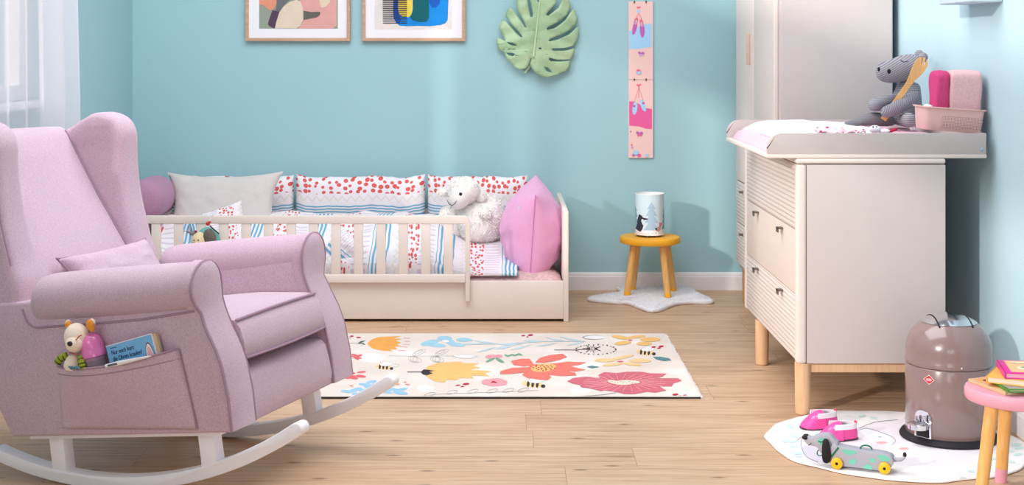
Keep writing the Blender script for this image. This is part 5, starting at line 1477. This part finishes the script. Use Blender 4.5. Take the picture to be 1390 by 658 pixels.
# pocket on the near side
m = MB()
TL, TR, BL, BR = (-.118,.357),(.272,.428),(-.105,.178),(.330,.216)
def pock(u, v):
    x = (TL[0]*(1-u)+TR[0]*u)*v+(BL[0]*(1-u)+BR[0]*u)*(1-v); z = (TL[1]*(1-u)+TR[1]*u)*v+(BL[1]*(1-u)+BR[1]*u)*(1-v)
    z -= .018*v*v*math.sin(PI*u)**1*(1-u*.3)
    e = (4*u*(1-u))**.6
    y = -YO-.004-e*(.080*v**1.5*(1-.55*u)+.012*math.sin(PI*v))-.006*fnoise((u*3, v*3, 2))*e
    return Vector((x, y, z))
m.grid(pock, 36, 20); pk_ = m.build('pocket', FELT, ch, fix=False, ang=80, solid=.005)
m = MB(); m.tube([pock(k/24, 1)+Vector((0,-.002,0)) for k in range(25)], .0032, 6); m.tube([pock(k/24, .88)+Vector((0,-.003,0)) for k in range(25)], .0014, 5); m.tube([pock(1, k/10) for k in range(11)], .0030, 6); m.tube([pock(0, k/10) for k in range(11)], .0022, 6); m.build('piping', PIPE, pk_)
# base board, posts and rockers
WR = plain('rocker_white_lacquer', (250,248,255), .35, var=.01, spec=.4)
m = MB(); P = [(-.24,bottomz(-.24)-.012),(.385,bottomz(.385)-.012),(.385,bottomz(.385)+.004),(-.24,bottomz(-.24)+.004)]
m.prism(P, -.335, .335); m.build('base_board', WR, ch, bevel=.002, seg=2)
RXC, RR_ = -.06, 1.18
arcz = lambda x: RR_-math.sqrt(RR_*RR_-(x-RXC)**2)
for s in (-1, 1):
    y0, y1 = s*.265, s*.312
    top, bot = [], []
    N = 34; a0, a1 = -.395, .612
    for k in range(N+1):
        x = a0+(a1-a0)*k/N; z = arcz(x)+.0015; t = math.atan2(x-RXC, RR_-arcz(x))
        bot.append((x, z)); top.append((x-math.sin(t)*.036, z+math.cos(t)*.036))
    xe, ze = (bot[-1][0]+top[-1][0])/2, (bot[-1][1]+top[-1][1])/2; t = math.atan2(a1-RXC, RR_)
    cap = [(xe+.018*math.cos(t+math.radians(a_)), ze+.018*math.sin(t+math.radians(a_))) for a_ in (-60,-30,0,30,60)]
    m = MB(); m.prism(bot+cap+top[::-1], y0, y1); rk_ = m.build('rocker', WR, ch, bevel=.004, seg=2, ang=30)
    for px0 in (-.192, .300):
        ux, uz = -math.sin(TILT), math.cos(TILT)
        xb = px0+.012; P = []
        for x in (xb, xb+.048): P.append((x, arcz(x)+.030))
        h = .16
        P2 = [(P[1][0]+ux*h*.8, bottomz(P[1][0])-.008), (P[0][0]+ux*h*.8, bottomz(P[0][0])-.010)]
        m = MB(); m.prism(P+P2, y0+s*.0015, y1-s*.0015); m.build('post', WR, ch, bevel=.003, seg=2)

# lumbar cushion on the seat
lm = MB(frame(CM @ Vector((-.195, .03, .538)), CM.to_3x3() @ Vector((.05,1,.02)), z=CM.to_3x3() @ Vector((.80,.02,.60))))
pillow(lm, .42, .21, .11, Matrix.Identity(4), n=28, k=.13, wr=.005, seed=21, power=.5)
lo = thing('lumbar_cushion', 'small pink felt cushion resting against the chair backrest', 'cushion', mx=lm.mx)
im = lm.mx.inverted(); lm2 = MB(); lm2.v = [im @ p for p in lm.v]; lm2.f = lm.f; lm2.mi = lm.mi; lm2.uv = lm.uv
cv = lm2.build('cover', FELT, lo, ang=80, merge=True, fix=True)
m = MB(); pts = []
for t in range(40):
    a_ = t/10; i = int(a_); f = a_-i
    a, b = [(-1+2*f,-1),(1,-1+2*f),(1-2*f,1),(-1,1-2*f)][i]
    pts.append((a*.42/2*(1-.13*(1-b*b)*a*a), b*.21/2*(1-.13*(1-a*a)*b*b), 0))
m.tube(pts, .0036, 6, closed=True); m.build('piping', PIPE, cv)

# ---------------------------------------------------------------- things in the pocket
def chair_frame(u, v, yl): 
    q = CP(u, v, yl); M_ = CM.copy(); M_.translation = CM @ q; return M_
K = 1/ (F/4.02)     # metres per pixel near the pocket
# fox plush
fm = chair_frame(101, 470, -.400)
fx = thing('plush_fox', 'small cream fox soft toy with orange ears in the chair pocket', 'soft toy', mx=fm)
def fp(x, y, off=0):     # traced in crop (60,420) at 7.31x, relative to this toy
    q = CP(60+x/7.31, 420+y/7.31, -.400+off); return fm.inverted() @ (CM @ q)
pxm = K/7.31
CREAMP = fabric('cream_plush', (244,222,200), (250,234,218), scale=160, bump=.15); ORP = fabric('orange_plush', (226,142,50), (240,164,74), scale=160); LIME = plain('lime_felt', (150,162,48), .9, var=.08); DARKF = plain('olive_stripe', (62,58,34), .9)
m = MB(); m.ell(fp(320,270), (125*pxm,.030,135*pxm), 30, 20); hd = m.build('head', CREAMP, fx)
m = MB(); m.ell(fp(300,340,-.018), (92*pxm,.022,82*pxm), 24, 16); m.build('muzzle', CREAMP, hd)
m = MB(); m.ell(fp(256,340,-.038), (30*pxm,.006,25*pxm), 14, 10); m.build('nose', plain('dark_brown_nose',(60,40,44),.5), hd)
for (x, y, a_) in ((240,155,38),(458,150,48)):
    m = MB(); m.ell(fp(x, y), (a_*pxm,.008,a_*1.15*pxm), 18, 12); e = m.build('ear', ORP, hd)
    m = MB(); m.ell(fp(x+(14 if x > 300 else -2), y-18, .003), (a_*.85*pxm,.008,a_*.9*pxm), 14, 10); m.build('ear_back', CREAMP, e)
m = MB(); m.ell(fp(476,185,.002), (30*pxm,.008,40*pxm), 14, 10); m.build('ear_patch', ORP, hd)
m = MB(); m.tube([fp(300,320,-.028), fp(325,290,-.031), fp(350,262,-.030), fp(372,255,-.026)], 6*pxm, 6); m.tube([fp(250,425,-.016), fp(300,440,-.022), fp(360,440,-.018)], 6*pxm, 6); m.build('brow_stitch', plain('rust_stitch',(186,100,58),.9), hd)
m = MB(); m.tube([fp(290,600,.0), fp(285,520,-.004), fp(300,440,.002)], [105*pxm, 90*pxm, 50*pxm], 20); m.build('body', CREAMP, fx, sub=1)
for pts, n0 in ((((225,455,-.004),(170,480,-.010),(125,530,-.012)),0),(((365,470,-.012),(372,530,-.020),(385,590,-.022)),1)):
    q = [fp(*p) for p in pts]; m = MB(); m.tube(smoothpoly(q, 4, False), [36*pxm]*8+[30*pxm], 14); ar = m.build('arm', LIME, fx)
    m = MB()
    for t in (.25,.55,.85):
        p = q[0].lerp(q[1], t*2) if t < .5 else q[1].lerp(q[2], t*2-1); d = (q[1]-q[0] if t < .5 else q[2]-q[1]).normalized()
        m.tube([p-d*.0016, p+d*.0016], 37.5*pxm, 14)
    m.build('sleeve_stripe', DARKF, ar)
m = MB()
for k in range(12): m.ell(fp(250+k*9, 568+(k % 3)*9, -.036), (10*pxm,.004,9*pxm), 8, 6)
m.build('bib', plain('blue_print_bib',(98,140,160),.9), fx)
# baby bottle
bm_ = chair_frame(129, 490, -.386)
bt = thing('baby_bottle', 'baby bottle with translucent pink dome cap in the chair pocket', 'bottle', mx=bm_ @ Matrix.Rotation(math.radians(-8), 4, 'Y') @ Matrix.Rotation(math.radians(6), 4, 'Y'))
g = NG('pink_translucent_cap'); g.col(lin((250,136,204))); g.set(Roughness=.2); g.put(g.b.inputs['Transmission Weight'], .25); g.put(g.b.inputs['Coat Weight'], .4); CAP = g.m
g = NG('clear_grey_bottle'); g.col(lin((190,168,182))); g.set(Roughness=.1); g.put(g.b.inputs['Transmission Weight'], .55); CLR = g.m
rot_ = Matrix.Rotation(math.radians(-12), 4, 'Y')
prof = [(.030,.0),(.034,.001),(.0345,.012),(.033,.016),(.0325,.030),(.031,.042),(.027,.053),(.020,.061),(.010,.065),(.002,.066)]
m = MB(rot_); m.lathe([(r_, z+.012) for r_, z in prof], 40); m.build('cap', CAP, bt, ang=50)
m = MB(rot_); m.lathe([(.024,-.045),(.028,-.03),(.0305,-.01),(.031,.010),(.029,.012)], 40); m.build('flask', CLR, bt)
m = MB(rot_); m.lathe([(.0316,.004),(.0316,.012)], 40); m.build('collar', plain('bottle_collar',(160,124,150),.3), bt)
# board book
q0, q1, q2 = CP(142, 471, -.385), CP(209, 452, -.385), CP(218.5, 477, -.385)
wx = (q1-q0); L = wx.length; wx.normalize(); up_ = (q2-q1); up_.normalize(); nn = Vector((0,-1,0))
ux = (CM.to_3x3() @ wx); uy = CM.to_3x3() @ Vector((-up_.x, 0, -up_.z)); 
bkm = frame(CM @ q0, ux, z=CM.to_3x3() @ nn)
bb_ = thing('board_book', 'blue board book with a rabbit ear on its cover in the chair pocket', 'book', mx=bkm)
SKY = plain('book_sky_blue', (124,186,230), .35, var=.04, vscale=20)
m = MB(); m.box((.004,-.115,-.004),(L-.010,-.0005,0)); m.build('cover', SKY, bb_, smooth=False)
m = MB(); m.box((.004,-.0005,-.004),(L-.008,.0018,.0002)); m.box((L-.010,-.115,-.004),(L-.008,.0018,.0002)); m.build('cover_edge', WHITE, bb_, smooth=False)
m = MB(); m.box((.006,-.114,-.016),(L+.002,-.001,-.004)); m.build('page_block', plain('greyboard',(206,180,150),.8), bb_, smooth=False)
INKB = plain('navy_ink', (34,48,84), .6)
ts_ = L/72*1.0
text_mesh('Nur noch kurz', .0175, INKB, bb_, Matrix.Translation((.017,-.0262,.0006)) @ Matrix.Diagonal((.72,1,1,1)))
text_mesh('die Ohren kraulen?', .0175, INKB, bb_, Matrix.Translation((.017,-.0440,.0006)) @ Matrix.Diagonal((.72,1,1,1)))
m = MB()
for k in range(7): m.box((.0175+k*.0032,-.0090,.0002),(.0197+k*.0032,-.0070,.0006))
m.build('author_line', INKB, bb_, smooth=False)
def earpoly(s_, z): return [(L-.028+.012*s_*math.cos(a_*PI/12)*(1-.25*math.sin(a_*PI/12)), -.047+.026*s_*math.sin(a_*PI/12), z) for a_ in range(24)]
m = MB(); m.add(earpoly(1.1,.0004), [tuple(range(24))], 0); m.add(earpoly(.95,.0007), [tuple(range(24))], 1); m.add(earpoly(.62,.0010), [tuple(range(24))], 2)
m.build('rabbit_ear', [plain('ear_line',(120,70,80),.6), WHITE, plain('ear_pink',(240,186,196),.6)], bb_, smooth=False, fix=False)
# thermometer
ta, tb_ = CM @ CP(142, 497, -.421), CM @ CP(205, 483, -.412)
tm = thing('thermometer', 'slim white stick with dark display at the pocket edge before the blue book', 'thermometer', mx=frame(ta, tb_-ta, z=CM.to_3x3() @ Vector((0,-1,0))))
Lh = (tb_-ta).length
m = MB(); m.loft([[(x, r_*math.cos(k*PI/8), .6*r_*math.sin(k*PI/8)) for k in range(16)] for x, r_ in ((0,.002),(.004,.005),(.05,.006),(.08,.0052),(Lh-.012,.0030),(Lh,.0012))]); m.build('body', WHITE, tm)
m = MB(); m.box((.012,-.0028,.0030),(.042,.0028,.0042)); m.build('display', plain('lcd_grey',(96,100,110),.3), tm, bevel=.0008, seg=2)

# ================================================================ LIGHT
w = bpy.data.worlds.new('World'); sc.world = w; w.use_nodes = True
wn = w.node_tree.nodes; wl = w.node_tree.links
bg = wn['Background']; bg.inputs[0].default_value = lin((236,238,246)); bg.inputs[1].default_value = .30
def light(name, typ, loc, rot=None, target=None, energy=100, size=1, size_y=None, color=(255,255,255), angle=None):
    L = bpy.data.lights.new(name, typ); L.energy = energy; L.color = lin(color)[:3]
    if typ == 'AREA':
        L.size = size
        if size_y: L.shape = 'RECTANGLE'; L.size_y = size_y
    if typ == 'SUN': L.angle = math.radians(angle)
    o_ = bpy.data.objects.new(name, L); col.objects.link(o_); o_.location = loc
    d = Vector(target)-Vector(loc) if target else Vector((0,0,-1))
    o_.rotation_euler = d.to_track_quat('-Z', 'Y').to_euler(); return o_
sd = Vector((.69, .69, -.30))
light('sun', 'SUN', (-4, 1, 4), target=tuple(Vector((-4,1,4))+sd), energy=2.2, angle=2.5, color=(255,248,240))
light('ceiling_softbox', 'AREA', (-.5, 4.6, 3.3), target=(-.4, 5.0, 0), energy=125, size=3.0, size_y=2.6, color=(252,252,255))
light('front_softbox', 'AREA', (-2.2, .8, 2.6), target=(.2, 6.0, .6), energy=36, size=2.0, size_y=1.6, color=(255,250,246))

light('low_front_fill', 'AREA', (.2, -.9, 1.3), target=(-.6, 5.0, .4), energy=20, size=1.8, size_y=1.2, color=(250,250,255))  # fill light added to brighten the rockers, no such lamp in the room
# ================================================================ CAMERA
cam = bpy.data.cameras.new('camera'); co = bpy.data.objects.new('camera', cam); col.objects.link(co)
co.location = (0, 0, H); co.rotation_euler = (PI/2, 0, 0)
cam.sensor_width = 36; cam.sensor_fit = 'HORIZONTAL'; cam.lens = F/1390*36
cam.shift_x = (695-CX)/1390; cam.shift_y = -(329-CY)/1390
cam.clip_start = .05; cam.clip_end = 50
sc.camera = co
sc.view_settings.view_transform = 'Standard'; sc.view_settings.look = 'None'
sc.view_settings.exposure = 0.0; sc.view_settings.gamma = 1.0
